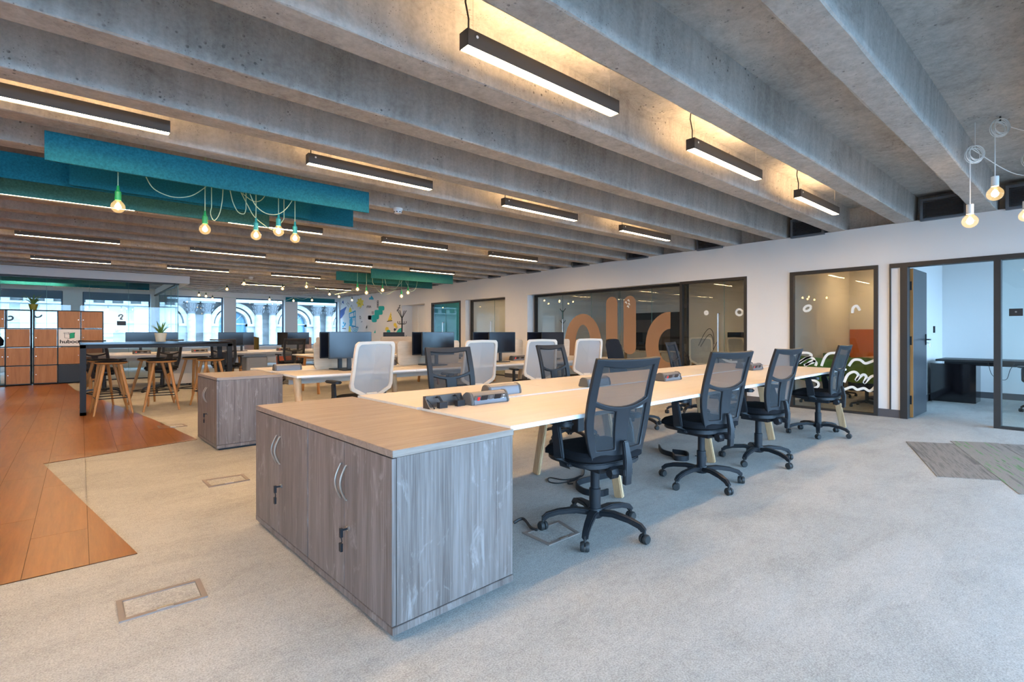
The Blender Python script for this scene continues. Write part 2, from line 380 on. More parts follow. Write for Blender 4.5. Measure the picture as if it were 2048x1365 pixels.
# ---- ceiling slab with ribs
ceil = struct(MB().box((XL - .3, YF - .3, SLAB), (XR + .3, YB + .3, SLAB + .25)).build('ceiling', M['concrete']))
bw, tw = .10, .116
L = XW + .16 - XL
bm_ = MB(); N = 60; vs = []
random.seed(3)
for i in range(N + 1):
    xx = L * i / N; j = lambda a: random.uniform(-a, a)
    vs += [(xx, -bw + j(.004), j(.003)), (xx, -bw + .012 + j(.004), -.006 + j(.001)), (xx, bw - .012 + j(.004), -.006 + j(.001)), (xx, bw + j(.004), j(.003)), (xx, tw, SLAB - SOF + .01), (xx, -tw, SLAB - SOF + .01)]
fs = [tuple(range(6)), tuple(reversed(range(N * 6, N * 6 + 6)))]
for i in range(N):
    for k in range(6): fs.append((i * 6 + k, (i + 1) * 6 + k, (i + 1) * 6 + (k + 1) % 6, i * 6 + (k + 1) % 6))
bm_.add(vs, fs); beam0 = bm_.build('beam', M['concrete'], ceil); 
BY = [-1.55, -.73, .09, .915, 1.733, 2.54, 3.35, 4.16, 4.93, 5.70, 6.46, 7.22]
while BY[-1] < 20.6: BY.append(BY[-1] + .777)
beam0.location = (XL, BY[0], SOF)
for yb_ in BY[1:]:
    b = beam0.copy(); COL.objects.link(b); b.location = (XL, yb_, SOF)
# ---- right wall with glazed openings
HEAD = 2.14
OPEN = [(-1.3, 1.90, HEAD), (2.035, 3.20, HEAD), (3.89, 9.42, HEAD), (10.30, 12.12, HEAD), (12.36, 14.03, HEAD), (14.43, 15.96, HEAD)]
w = MB(); y = YF
for a, b_, h in OPEN:
    w.box((XW, y, 0), (XW + .12, a, SOF)); w.box((XW, a, h), (XW + .12, b_, SOF)); y = b_
w.box((XW, y, 0), (XW + .12, YB, SOF))
wall_right = struct(w.build('wall_right', M['white']))
struct(MB().box((XW + .16, YF, 2.66), (XW + .36, YB, SLAB)).build('trim_1', M['concrete']))
w = MB(); prev = [(-2.4, -1.3), (1.9, 2.035), (3.2, 3.89), (9.42, 10.3), (12.12, 12.36), (14.03, 14.43), (15.96, YB)]
for a, b_ in prev: w.box((XW - .014, a, 0), (XW, b_, .11))
struct(w.build('baseboard_right', M['baseboard']))
# ---- other outer walls; same window rhythm front and back
WX = [(-6.7, -4.94), (-4.45, -2.67), (-2.19, -.41), (.07, 1.88), (2.33, 4.13), (4.54, 6.32), (6.81, 8.55)]
wi = [0]
def outer(name, y0, y1, z0, z1, spans, inner):
    w = MB(); x = XL - .3
    for a, b_ in spans:
        w.box((x, y0, 0), (a, y1, SLAB)); w.box((a, y0, 0), (b_, y1, z0)); w.box((a, y0, z1), (b_, y1, SLAB)); x = b_
    w.box((x, y0, 0), (XR + .3, y1, SLAB)); o = struct(w.build(name, M['white']))
    for a, b_ in spans:
        wi[0] += 1; ym = (y0 + y1) / 2 + (.08 if inner > 0 else -.08)
        f = MB(); t = .045
        f.box((a, ym - .03, z0), (a + t, ym + .03, z1)); f.box((b_ - t, ym - .03, z0), (b_, ym + .03, z1)); f.box((a, ym - .03, z0), (b_, ym + .03, z0 + t)); f.box((a, ym - .03, z1 - t), (b_, ym + .03, z1))
        wn = struct(f.build('window_%d' % wi[0], M['winframe']))
        MB().box((a + t, ym - .006, z0 + t), (b_ - t, ym + .006, z1 - t)).build('pane', M['winglass'], wn)
        if inner > 0 and b_ < 2.0:
            yb = y0 + .05; MB().box((a + .02, yb, z1 - .26), (b_ - .02, yb + .006, z1)).build('roller_blind', M['blind'], wn)
        ld = bpy.data.lights.new('portal', 'AREA'); ld.shape = 'RECTANGLE'; ld.size = b_ - a; ld.size_y = z1 - z0; ld.cycles.is_portal = True
        lo = bpy.data.objects.new('window_portal', ld); COL.objects.link(lo); lo.location = ((a + b_) / 2, ym + (.1 if inner > 0 else -.1), (z0 + z1) / 2)
        lo.rotation_euler = (-math.pi / 2, 0, 0) if inner > 0 else (math.pi / 2, 0, 0)
    return o
outer('wall_back', YB, YB + .3, .66, 2.52, WX, 1)
outer('wall_front', YF - .3, YF, .12, 2.66, [(a_ - .1, b_ + .1) for a_, b_ in WX] + [(9.0, 12.1)], -1)
struct(MB().box((XL - .3, YF, 0), (XL, YB, SLAB)).build('wall_left', M['white']))
struct(MB().box((XR, YF, 0), (XR + .3, YB, SLAB)).build('wall_rooms_back', M['white']))
# partitions between the side rooms and their ceiling
w = MB()
for yy in (1.93, 3.45, 9.5, 12.2, 14.1): w.box((XW + .12, yy, 0), (XR, yy + .1, 2.62))
struct(w.build('wall_partitions', M['white']))
struct(MB().box((XW + .12, YF, 2.62), (XR, YB, 2.66)).build('ceiling_rooms', M['white']))
struct(MB().box((XW + .13, 1.916, 0), (XR, 1.93, .11)).box((XR - .014, YF, 0), (XR, 1.9, .11)).build('baseboard_office', M['baseboard']))
struct(MB().box((XW + .13, 13.98, 0), (XR, 14.09, 2.62)).box((12.2, 12.3, 0), (12.39, 14, 2.62)).build('trim_2', M['teal_glassroom']))
# ---- interior glazing helper (panes in the wall plane x = X)
gi = [wi[0]]
def glazing(X, y0, y1, z1, joints, z0=.03, t=.05, label=None, fr='frame'):
    gi[0] += 1; f = MB()
    f.box((X - .03, y0, 0), (X + .05, y0 + t, z1)); f.box((X - .03, y1 - t, 0), (X + .05, y1, z1)); f.box((X - .03, y0 + t, z1 - t), (X + .05, y1 - t, z1)); f.box((X - .03, y0 + t, 0), (X + .05, y1 - t, z0))
    wn = struct(f.build('window_%d' % gi[0], M[fr]))
    ys = [y0 + t] + joints + [y1 - t]
    for a, b_ in zip(ys, ys[1:]): MB().box((X, a + .002, z0), (X + .012, b_ - .002, z1 - t)).build('pane', M['glass'], wn)
    for a in joints: MB().box((X + .001, a - .002, z0), (X + .011, a + .002, z1 - t)).build('joint', M['glassedge'], wn)
    return wn
glazing(XW + .0, 2.035, 3.20, HEAD, [])
glazing(XW + .02, 3.89, 5.15, HEAD, [4.30])
g3 = glazing(XW + .27, 5.15, 9.42, HEAD, [5.95, 6.75, 7.55, 8.45])
MB().box((XW + .035, 5.15, .03), (XW + .27, 5.162, HEAD - .05)).build('return_pane', M['glass'], g3)
glazing(XW + .20, 10.32, 12.1, HEAD, [11.0])
glazing(XW + .02, 12.38, 14.01, HEAD, [13.2])
# pull handles on the glass doors
def pull(X, y, z0, z1, s):
    o = MB().tube([(X, y, z0), (X - .05, y, z0), (X - .05, y, z1), (X, y, z1)], .012, 8).build('pull_handle', M['steel'], smooth=True)
    return tag(o, s, 'handle')
pull(XW, 4.38, .80, 1.52, 'tall steel pull handle on glass door with white squiggles')
pull(XW + .24, 8.38, .8, 1.5, 'steel pull handle on glass door of the tan letter office')
pull(XW + .17, 11.08, .8, 1.5, 'steel pull handle on clear glass door between white piers')
pull(XW, 13.28, .8, 1.5, 'steel pull handle on glass door of teal room')
# office door frame, panel, glass
w = MB(); t = .06
w.box((XW - .03, 1.70, 0), (XW + .12, 1.78, HEAD - t)); w.box((XW - .03, .78, 0), (XW + .12, .845, HEAD - t)); w.box((XW - .03, -1.28, HEAD - t), (XW + .12, 1.9, HEAD)); w.box((XW - .03, 1.885, .11), (XW - .005, 1.90, HEAD - t))
w.box((XW - .03, -1.28, 0), (XW + .06, .78, .03))
struct(w.build('trim_3', M['frame']))
struct(MB().box((XW, 1.78, 0), (XW + .12, 1.90, HEAD - t)).build('trim_4', M['white']))
struct(MB().box((XW - .014, 1.78, 0), (XW, 1.90, .11)).build('trim_5', M['baseboard']))
gi[0] += 1; wn = struct(MB().box((XW + .02, -1.28, .03), (XW + .032, .78, HEAD - t)).build('window_%d' % gi[0], M['glass']))
d = struct(MB().box((XW + .13, 1.665, .01), (XW + .96, 1.705, HEAD - .07)).build('door_1', M['doorblue']))
MB().box((XW + .122, 1.665, .01), (XW + .13, 1.705, HEAD - .07)).build('edge_lipping', M['oak_dark'], d)
for z in (.25, 1.07, 1.83):
    MB().box((XW + .112, 1.68, z - .06), (XW + .122, 1.72, z + .06)).build('hinge', M['blackmetal'], d)
h = MB().box((XW + .87, 1.655, 1.0), (XW + .91, 1.665, 1.16)).tube([(XW + .89, 1.66, 1.08), (XW + .89, 1.61, 1.08), (XW + .77, 1.61, 1.08)], .009, 8).build('handle', M['blackmetal'], d, smooth=True)
MB().tube([(XW + .89, 1.655, 1.03), (XW + .89, 1.62, 1.03), (XW + .89, 1.62, .97)], .005, 6).build('key', M['key'], d)
# white door in the alcove
struct(MB().box((XW + .12, 14.33, 0), (XW + .45, 14.43, HEAD + .1)).box((XW + .12, 15.96, 0), (XW + .45, 16.06, HEAD + .1)).box((XW + .40, 14.43, 0), (XW + .45, 15.96, HEAD + .1)).box((XW + .12, 14.43, HEAD), (XW + .40, 15.96, HEAD + .1)).build('wall_alcove', M['white']))
struct(MB().box((XW + .36, 14.62, .01), (XW + .40, 15.42, 2.05)).box((XW + .34, 14.56, 0), (XW + .40, 14.62, 2.11)).box((XW + .34, 15.42, 0), (XW + .40, 15.48, 2.11)).box((XW + .34, 14.62, 2.05), (XW + .40, 15.42, 2.11)).build('door_2', M['trimwhite']))
# ---- glass meeting room by the far windows
struct(MB().box((XL, 15.96, 2.50), (2.25, 16.2, SOF)).box((2.0, 16.2, 2.50), (2.25, YB, SOF)).build('trim_6', M['white']))
gi[0] += 1
pn = struct(MB().box((XL, 16.02, 2.46), (1.95, 16.08, 2.50)).box((XL, 16.02, 0), (1.95, 16.08, .03)).build('window_%d' % gi[0], M['frame']))
xs = [-4.4, -3.64, -2.88, -2.12, -1.35, -.587, .18, .94, 1.94]
for a, b_ in zip(xs, xs[1:]):
    MB().box((a + .003, 16.045, .03), (b_ - .003, 16.057, 2.46)).build('pane', M['glass'], pn)
    MB().box((b_ - .003, 16.046, .03), (b_ + .003, 16.056, 2.46)).build('joint', M['glassedge'], pn)
gi[0] += 1
pn = struct(MB().box((1.97, 16.1, 2.46), (2.03, YB, 2.50)).box((1.97, 16.1, 0), (2.03, YB, .03)).build('window_%d' % gi[0], M['frame']))
for a in range(4):
    y0 = 16.1 + a * 1.35; MB().box((1.994, y0 + .003, .03), (2.006, y0 + 1.347, 2.46)).build('pane', M['glass'], pn)
    MB().box((1.992, y0 - .004, .03), (2.008, y0 + .004, 2.46)).build('joint', M['glassedge'], pn)
#EXTERIOR
# ---------------------------------------------------------------- building across the street
struct(MB().box((-90, -90, -6.3), (110, YF - .35, -6)).box((-90, YB + .5, -6.3), (110, 60, -6)).build('ground', M['stone_dark']))
YO = 36.0
fac = thing('stone_building', 'pale classical stone facade with arched windows and paired columns across the street', 'building', (0, YO, -6))
fb = MB().box((-40, .6, 0), (70, 4, 22)); fb.build('wall', M['stone'], fac)
def FX(u): return on_y(u, 650, YO).x
arch0 = FX(467); sp = (FX(696) - FX(467)) / 2
ax = [arch0 + sp * k for k in range(-1, 8)]
def arc(cx, cz, r0, r1, y0, y1, n=18):
    m = MB()
    for k in range(n):
        a = math.pi * k / n; b_ = math.pi * (k + 1) / n
        q = [(cx + r0 * math.cos(a), cz + r0 * math.sin(a)), (cx + r1 * math.cos(a), cz + r1 * math.sin(a)), (cx + r1 * math.cos(b_), cz + r1 * math.sin(b_)), (cx + r0 * math.cos(b_), cz + r0 * math.sin(b_))]
        m.prism(q, y0, y1, 'y')
    return m
for c in ax:
    z0 = 7.75                                           # springing (local z, ground = 0)
    m = arc(0, z0, .82, 1.02, .05, .6); arc_ = arc(0, z0, 1.1, 1.36, -.05, .6); m.v_off = 0
    m.add(arc_.v, arc_.f); m.box((-1.36, .1, 5.1), (-.82, .6, z0)); m.box((.82, .1, 5.1), (1.36, .6, z0)); m.box((-1.5, -.05, z0 - .16), (-.82, .6, z0)); m.box((.82, -.05, z0 - .16), (1.5, .6, z0)); m.box((-1.3, -.1, 4.95), (1.3, .6, 5.15))
    o = m.build('arch', M['stone'], fac); o.location = (c, 0, 0)
    g = MB().prism([(.8 * math.cos(math.pi * k / 16), z0 + .8 * math.sin(math.pi * k / 16)) for k in range(17)] + [(-.8, 5.15), (.8, 5.15)], .5, .58, 'y').build('window_pane', M['outglass'], fac); g.location = (c, 0, 0)
    b_ = MB().box((-.03, .42, 5.15), (.03, .5, z0 + .8)).box((-.8, .42, 6.0), (.8, .5, 6.06)).box((-.8, .42, 6.9), (.8, .5, 6.96)).box((-.8, .42, z0 - .04), (.8, .5, z0 + .04)).tube([(0, .46, z0), (-.55, .46, z0 + .55)], .03, 5).tube([(0, .46, z0), (.55, .46, z0 + .55)], .03, 5)
    b_ = b_.build('glazing_bar', M['stone'], fac); b_.location = (c, 0, 0)
    for s in (-.42, .42):
        cx_ = c + sp / 2 + s
        o = MB().lathe([(.27, 4.9), (.27, 5.05), (.23, 5.1), (.225, 7.9), (.2, 8.35)], (0, -.1, 0), 16).build('column', M['stone'], fac, smooth=True); o.location = (cx_, 0, 0)
        cap = MB().lathe([(.2, 8.35), (.23, 8.45), (.22, 8.5), (.3, 8.8), (.36, 9.0)], (0, -.1, 0), 12).box((-.38, -.48, 9.0), (.38, .3, 9.08))
        for k in range(10):
            a = 2 * math.pi * k / 10
            for rr, zz in ((.25, 8.5), (.30, 8.75)):
                cap.tube([(rr * math.cos(a), -.1 + rr * math.sin(a), zz), ((rr + .07) * math.cos(a), -.1 + (rr + .07) * math.sin(a), zz + .17), ((rr + .13) * math.cos(a), -.1 + (rr + .13) * math.sin(a), zz + .13)], [.05, .045, .02], 5)
        o = cap.build('capital', M['stone_dark'], fac, smooth=True); o.location = (cx_, 0, 0)
m = MB().box((FX(380), -.35, 9.1), (70, .6, 9.75)).box((FX(380), -.6, 9.75), (70, .6, 9.95)).box((FX(380), -.9, 10.3), (70, .6, 10.7))
m.build('entablature', M['stone'], fac)
# plainer wing to the left: courses and a dentilled cornice lower down
xl1 = FX(352)
MB().box((-40, -.4, 0), (xl1, .6, 8.7)).build('wing_wall', M['stone'], fac)
for z in (6.0, 6.55, 7.15, 7.7): MB().box((-40, -.46, z), (xl1, -.4, z + .16)).build('string_course', M['stone'], fac)
MB().box((-40, -.95, 9.15), (xl1, .6, 9.45)).box((-40, -.8, 8.7), (xl1, .6, 8.8)).box((-40, -1.1, 9.45), (xl1, .6, 9.7)).build('cornice', M['stone'], fac)
dn = MB().box((-.16, -.75, 8.8), (.16, .1, 9.15)).build('dentil', M['stone'], fac); dn.location = (-14, 0, 0)
x = -13.2
while x < xl1 - .3:
    c = dn.copy(); COL.objects.link(c); c.location = (x, 0, 0); x += .8
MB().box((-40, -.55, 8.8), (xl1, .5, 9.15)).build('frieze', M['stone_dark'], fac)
#OBJECTS
# ---------------------------------------------------------------- grey wood cupboards
def cupboard(loc, rz, label, w=.63, l=.82, h=.73, keyless=False):
    """local: x = depth, y = length; doors face -x"""
    t = thing('cupboard', label, 'cupboard', loc, rz, None)
    MB().box((.02, 0, .055), (w, l, h - .03)).build('carcass', M['greywood'], t)
    MB().box((0, -.004, h - .028), (w + .004, l + .004, h)).build('top', M['greywood_lit_top'], t, bev=.0015)
    MB().box((0, -.004, .022), (w + .002, l + .004, .052)).build('bottom', M['greywood'], t, bev=.0015)
    MB().box((.03, .03, 0), (w - .03, l - .03, .022)).build('plinth', M['black'], t)
    for k in range(2):
        y0 = k * l / 2
        d = MB().box((0, y0 + .002, .056), (.018, y0 + l / 2 - .002, h - .033)).build('door', M['greywood'], t)
        yc = l / 2 + (-.028 if k == 0 else .028); sg = 1 if k == 0 else -1
        pts = [(-.001, yc, h - .13)] + [(-.006 - .026 * math.sin(math.pi * i / 12), yc + .003 * sg, h - .13 - .15 * i / 12) for i in range(13)] + [(-.001, yc, h - .28)]
        MB().tube(pts, .0045, 8).build('handle', M['satin'], d, smooth=True)
        if k == 0:
            MB().lathe([(.011, 0), (.011, .006)], (0, 0, 0), 14, Matrix.Translation((0, yc - .012, h - .40)) @ Matrix.Rotation(-math.pi / 2, 4, 'Y')).build('lock', M['steel'], d)
            MB().box((-.03, yc - .014, h - .404), (-.004, yc - .010, h - .396)).box((-.04, yc - .019, h - .43), (-.028, yc - .005, h - .392)).tube([(-.034, yc - .012, h - .43), (-.034, yc - .02, h - .445), (-.034, yc - .012, h - .46)], .002, 5).box((-.04, yc - .022, h - .49), (-.03, yc - .002, h - .455)).build('key', M['black'], d)
    return t
a = rad(2.6)
cupboard((.903, 1.753, 0), a, 'grey wood cupboard at the bench end, its blue-lit side panel towards the open carpet')
cupboard((.903 - .828 * math.sin(a), 1.753 + .828 * math.cos(a), 0), a, 'grey wood cupboard abutting a like one, its side without blue light, nearer the wood floor')
cupboard((1.035, 5.72, 0), a, 'single grey wood cupboard at the end of the bench with monitors, beside stools')

# ---------------------------------------------------------------- bench desks
def bench(name_label, loc, rz, n, pitch=1.42, depth=1.6, legs='flat', gap=.05, dark=False, tray=True, start=.06):
    t = thing('bench_desk', name_label, 'desk', loc, rz)
    dd = (depth - gap) / 2; h = .735; Lx = n * pitch
    for i in range(n):
        for s in range(2):
            y0 = s * (dd + gap)
            o = MB().box((i * pitch + .0015, y0, h - .022), ((i + 1) * pitch - .0015, y0 + dd, h - .001)).build('tabletop_edge', M['desk_edge'], t)
            MB().box((i * pitch + .003, y0 + .0015, h - .001), ((i + 1) * pitch - .003, y0 + dd - .0015, h)).build('tabletop', M['desktop'], t)
    for yy in (.44, depth - .44):
        MB().box((.1, yy - .02, h - .075), (Lx - .1, yy + .02, h - .025)).build('beam', M['desk_edge'], t)
    if tray:
        MB().box((.15, depth / 2 - .12, h - .15), (Lx - .15, depth / 2 + .12, h - .14)).box((.15, depth / 2 - .125, h - .15), (Lx - .15, depth / 2 - .12, h - .09)).build('cable_tray', M['offwhite'], t)
    wm = M['oak_dark'] if dark else M['oak']
    for i in range(n + 1):
        end = i in (0, n); x = start if i == 0 else (Lx - .06 if i == n else i * pitch - .04)
        for f0, t0 in (((.02, .16), (depth - .02, depth - .16)) if (i == n or legs != 'flat') and end else ((.35, .49), (depth - .42, depth - .56))):
            if legs == 'flat':
                m = MB().strip([(x, f0, .004), (x, t0, h - .03)], (1, 0, 0), .07, .032)
                m.build('leg', wm, t, bev=.006)
            else:
                m = MB().tube([(x, f0, .0), (x, t0, h - .03)], [.026, .042], 14); m.build('leg', wm, t, smooth=True)
        MB().box((x - .025, .12 if end else .45, h - .06), (x + .025, depth - (.12 if end else .5), h - .024)).build('crossbar', wm, t)
    return t
R1 = rad(2.2)
b1 = bench('long pale bench desk with flat oak legs abutting the two cupboards', (1.555, 1.822, 0), R1, 4, start=.06)
b2 = bench('long pale bench desk with round oak legs, white chairs and monitors along it', (1.69, 5.36, 0), R1, 4, legs='round')
b3 = bench('pale bench desk with orange oak legs and wooden screens beyond the white chairs', (3.42, 9.35, 0), R1, 3, dark=True)
b4 = bench('long pale bench desk beside the lockers facing the far windows', (.10, 12.75, 0), rad(1.5), 4, legs='round', dark=True)
def on_bench(org, rz, lx, ly, z=.735):
    return (org[0] + lx * math.cos(rz) - ly * math.sin(rz), org[1] + lx * math.sin(rz) + ly * math.cos(rz), z)

# ---------------------------------------------------------------- chairs
def five_star(t, R=.31, m='black'):
    b = MB()
    for k in range(5):
        g = 2 * math.pi * k / 5; c, s = math.cos(g), math.sin(g)
        pts = [(.03 * c, .03 * s, .115), (.12 * c, .12 * s, .125), (.22 * c, .22 * s, .112), (.285 * c, .285 * s, .092), (R * c, R * s, .066)]
        b.strip(pts, [(0, 0, 1), (0, 0, 1), (.2 * c, .2 * s, 1), (.4 * c, .4 * s, 1), (.9 * c, .9 * s, .6)], .05, .03, [.055, .05, .042, .036, .034])
    b.lathe([(.045, .085), (.05, .10), (.045, .135), (.035, .145)], (0, 0, 0), 16)
    base_ = b.build('base', M[m], t, bev=.006)
    for k in range(5):
        g = 2 * math.pi * k / 5; c, s = math.cos(g) * R, math.sin(g) * R
        sp_ = g + 1.1 * k; px_, py_ = -math.sin(sp_), math.cos(sp_)
        cm = MB()
        for e in (-1, 1):
            mt = Matrix.Translation((c + px_ * .004 * e, s + py_ * .004 * e, .028)) @ Vector((px_ * e, py_ * e, 0)).to_track_quat('Z', 'Y').to_matrix().to_4x4()
            cm.lathe([(.027, 0), (.028, .012), (.022, .021)], (0, 0, 0), 14, mt)
        cm.tube([(c, s, .03), (c, s, .085)], .008, 8)
        cm.build('caster', M['rubber'], base_, smooth=True)
    MB().lathe([(.034, .14), (.034, .255), (.027, .258), (.026, .41)], (0, 0, 0), 18).build('gas_lift', M['black'], t, smooth=True)
def seat(t, m='fabric', w=.49, d=.47, z=.455, th=.065, shell='black'):
    n = 9; v = []; f = []
    poly = rrect(-w / 2, -d / 2 + .02, w / 2, d / 2 + .02, .13, 6)
    rings = [(.90, z - .0), (1.0, z + .018), (1.0, z + th * .62), (.93, z + th * .93), (.70, z + th), (.3, z + th * .93)]
    N = len(poly)
    for sc, zz in rings:
        for (x, y) in poly: v.append((x * sc, (y - .02) * sc + .02, zz - (.015 if y > .18 and sc > .9 else 0)))
    for i in range(len(rings) - 1):
        for k in range(N): f.append((i * N + k, i * N + (k + 1) % N, (i + 1) * N + (k + 1) % N, (i + 1) * N + k))
    f += [tuple(reversed(range(N))), tuple(range((len(rings) - 1) * N, len(rings) * N))]
    MB().add(v, f).build('seat', M[m], t, smooth=True)
    MB().prism([(x * .93, y * .93) for x, y in poly], z - .028, z + .004).build('seat_shell', M[shell], t, bev=.008)
    MB().box((-.09, -.13, z - .075), (.09, .12, z - .028)).tube([(.09, .02, z - .05), (.27, .04, z - .055)], .007, 6).box((.25, .02, z - .06), (.31, .06, z - .052)).build('mechanism', M['black'], t, bev=.006)
def arms(t, z=.66, m='black'):
    for s in (-1, 1):
        a_ = MB().strip([(s * .10, -.02, .435), (s * .25, -.02, .435), (s * .285, -.015, .47), (s * .285, .0, .58), (s * .28, .02, z)], [(0, 0, 1), (0, 0, 1), (s, 0, .6), (s, 0, 0), (s, 0, 0)], .06, .026, [.06, .06, .075, .07, .06])
        o = a_.build('arm_post', M[m], t, bev=.006)
        MB().prism(rrect(s * .275 - .042, -.10, s * .275 + .042, .16, .035), z, z + .028).build('arm_pad', M['black'], t, bev=.008)
def bk(u, v):
    """task-chair back surface: u across (-1..1), v up (0..1)"""
    w = .195 + .055 * math.sin(min(1, v / .45) * math.pi / 2) + (.0 if v < .45 else -.006 * (v - .45))
    y = -.215 - .10 * max(v, 0) ** 1.3 - .03 * math.sin(v * math.pi) * -1 * .6 + .028 * (u * u)
    return Vector((u * w, y, .475 + v * .565))
def path(uv, n=5):
    p = smoothpath([(a_, b_, 0) for a_, b_ in uv], n); return [bk(q.x, q.y) for q in p]
def task_chair(label):
    t = thing('task_chair', label, 'chair'); five_star(t); seat(t); arms(t)
    us = [-1, -.92, -.80, -.66, -.5, -.36, -.22, 0, .22, .36, .5, .66, .80, .92, 1]
    def brk(u):
        lo = .47 + .10 * u * u; hi = .515 + .115 * u * u; tp = .90 + .045 * u * u
        return [0, .10, lo, hi, tp, 1.0 - .012 * (1 - u * u)]
    bm = bmesh.new(); vv = []; sub = [2, 5, 1, 6, 1]
    for u in us:
        b_ = brk(u); col = []
        for q in range(5):
            for k in range(sub[q]): col.append(bm.verts.new(bk(u, b_[q] + (b_[q + 1] - b_[q]) * k / sub[q])))
        col.append(bm.verts.new(bk(u, b_[5]))); vv.append(col)
    reg = [q for q in range(5) for _ in range(sub[q])]
    for i in range(len(us) - 1):
        um = abs(us[i] + us[i + 1]) / 2
        for j, q in enumerate(reg):
            ok = q in (0, 2, 4) or um > .86 or (q == 1 and (um > .73 or um < .22)) or (q == 3 and um > .86)
            if ok: bm.faces.new((vv[i][j], vv[i + 1][j], vv[i + 1][j + 1], vv[i][j + 1]))
    for v_ in [v_ for v_ in bm.verts if not v_.link_faces]: bm.verts.remove(v_)
    bmesh.ops.recalc_face_normals(bm, faces=bm.faces); bmesh.ops.solidify(bm, geom=bm.faces[:], thickness=.026)
    me = bpy.data.meshes.new('back_frame'); bm.to_mesh(me); bm.free(); me.materials.append(M['black'])
    for p_ in me.polygons: p_.use_smooth = True
    me.set_sharp_from_angle(angle=rad(40)); o = bpy.data.objects.new('back_frame', me); COL.objects.link(o); o.parent = t
    md = o.modifiers.new('soften', 'BEVEL'); md.width = .005; md.segments = 2; md.angle_limit = rad(40)
    g = MB(); nu, nv = 10, 16; vs = [bk(-.9 + 1.8 * i / nu, .05 + .92 * j / nv) + Vector((0, .012, 0)) for j in range(nv + 1) for i in range(nu + 1)]
    g.add(vs, [(j * (nu + 1) + i, j * (nu + 1) + i + 1, (j + 1) * (nu + 1) + i + 1, (j + 1) * (nu + 1) + i) for j in range(nv) for i in range(nu)])
    g.build('back_mesh', M['mesh'], t, smooth=True)
    p0 = bk(0, .2)
    MB().strip([(0, p0.y - .022, .58), (0, -.262, .47), (0, -.255, .34)], (0, 1, .1), .05, .028, [.035, .055, .05]).box((-.035, -.27, .39), (.035, -.1, .43)).build('back_bracket', M['black'], t, bev=.005)
    MB().lathe([(.035, 0), (.035, .035), (.026, .045)], (0, 0, 0), 8, Matrix.Translation((-.035, -.2, .40)) @ Matrix.Rotation(-math.pi / 2, 4, 'Y')).build('knob', M['black'], t)
    return t
c0 = task_chair('black mesh task chair tucked at bench beside the cupboards, over a floor hatch')
c0.location = (2.33, 1.955, 0); c0.rotation_euler = (0, 0, rad(-7)); [setattr(ch, 'rotation_euler', (0, 0, rad(1))) for ch in c0.children if ch.name.startswith('base')]
GB = None
dup(c0, (3.70, 2.03, 0), rad(-9), 'black mesh task chair second along the empty bench from the cupboards', None, rad(30))
dup(c0, (4.74, 2.04, 0), rad(-4), 'black mesh task chair third along the empty bench from the cupboards', None, rad(38))
dup(c0, (6.50, 2.12, 0), rad(2), 'black mesh task chair at the bench end beside the glazed meeting room', None, rad(54))
dup(c0, (2.62, 3.72, 0), rad(177), 'black mesh task chair facing across the bench, behind the desk power units')
dup(c0, (4.08, 3.78, 0), rad(186), 'black mesh task chair across the bench, white chair showing through it')
dup(c0, (6.70, 3.86, 0), rad(196), 'black mesh task chair across the bench in front of squiggle-covered glass door')
# black upholstered high-back
t = thing('high_back_chair', 'black upholstered high-back office chair behind the empty bench', 'chair', (5.36, 3.80, 0), rad(190)); five_star(t); seat(t); arms(t)
g = MB(); nu, nv = 10, 14; vs = []
for sgn, off in ((1, 0), (-1, -.05)):
    for j in range(nv + 1):
        for i in range(nu + 1):
            u = -1 + 2 * i / nu; v = j / nv; w = (.235 - .03 * v) * (1 - .22 * max(0, (v - .85) / .15) ** 2 if abs(u) > .75 else 1)
            e = (max(abs(u), 0) ** 6) * .022
            vs.append((u * w, -.20 - .13 * v + off + (-e if sgn > 0 else e), .50 + .60 * v - (.03 * u * u if v > .9 else 0)))
K = (nu + 1) * (nv + 1); fs = []
for o_ in (0, K):
    fs += [(o_ + j * (nu + 1) + i, o_ + j * (nu + 1) + i + 1, o_ + (j + 1) * (nu + 1) + i + 1, o_ + (j + 1) * (nu + 1) + i) for j in range(nv) for i in range(nu)]
ring = [i for i in range(nu)] + [j * (nu + 1) + nu for j in range(nv)] + [nv * (nu + 1) + i for i in range(nu, 0, -1)] + [j * (nu + 1) for j in range(nv, 0, -1)]
for k in range(len(ring)): a_, b_ = ring[k], ring[(k + 1) % len(ring)]; fs.append((a_, b_, b_ + K, a_ + K))
g.add(vs, fs).build('backrest', M['fabric'], t, smooth=True)
MB().strip([(0, -.25, .62), (0, -.27, .45), (0, -.12, .41)], [(0, 1, 0), (0, 1, .6), (0, 0, 1)], .07, .03).build('back_bracket', M['black'], t, bev=.005)
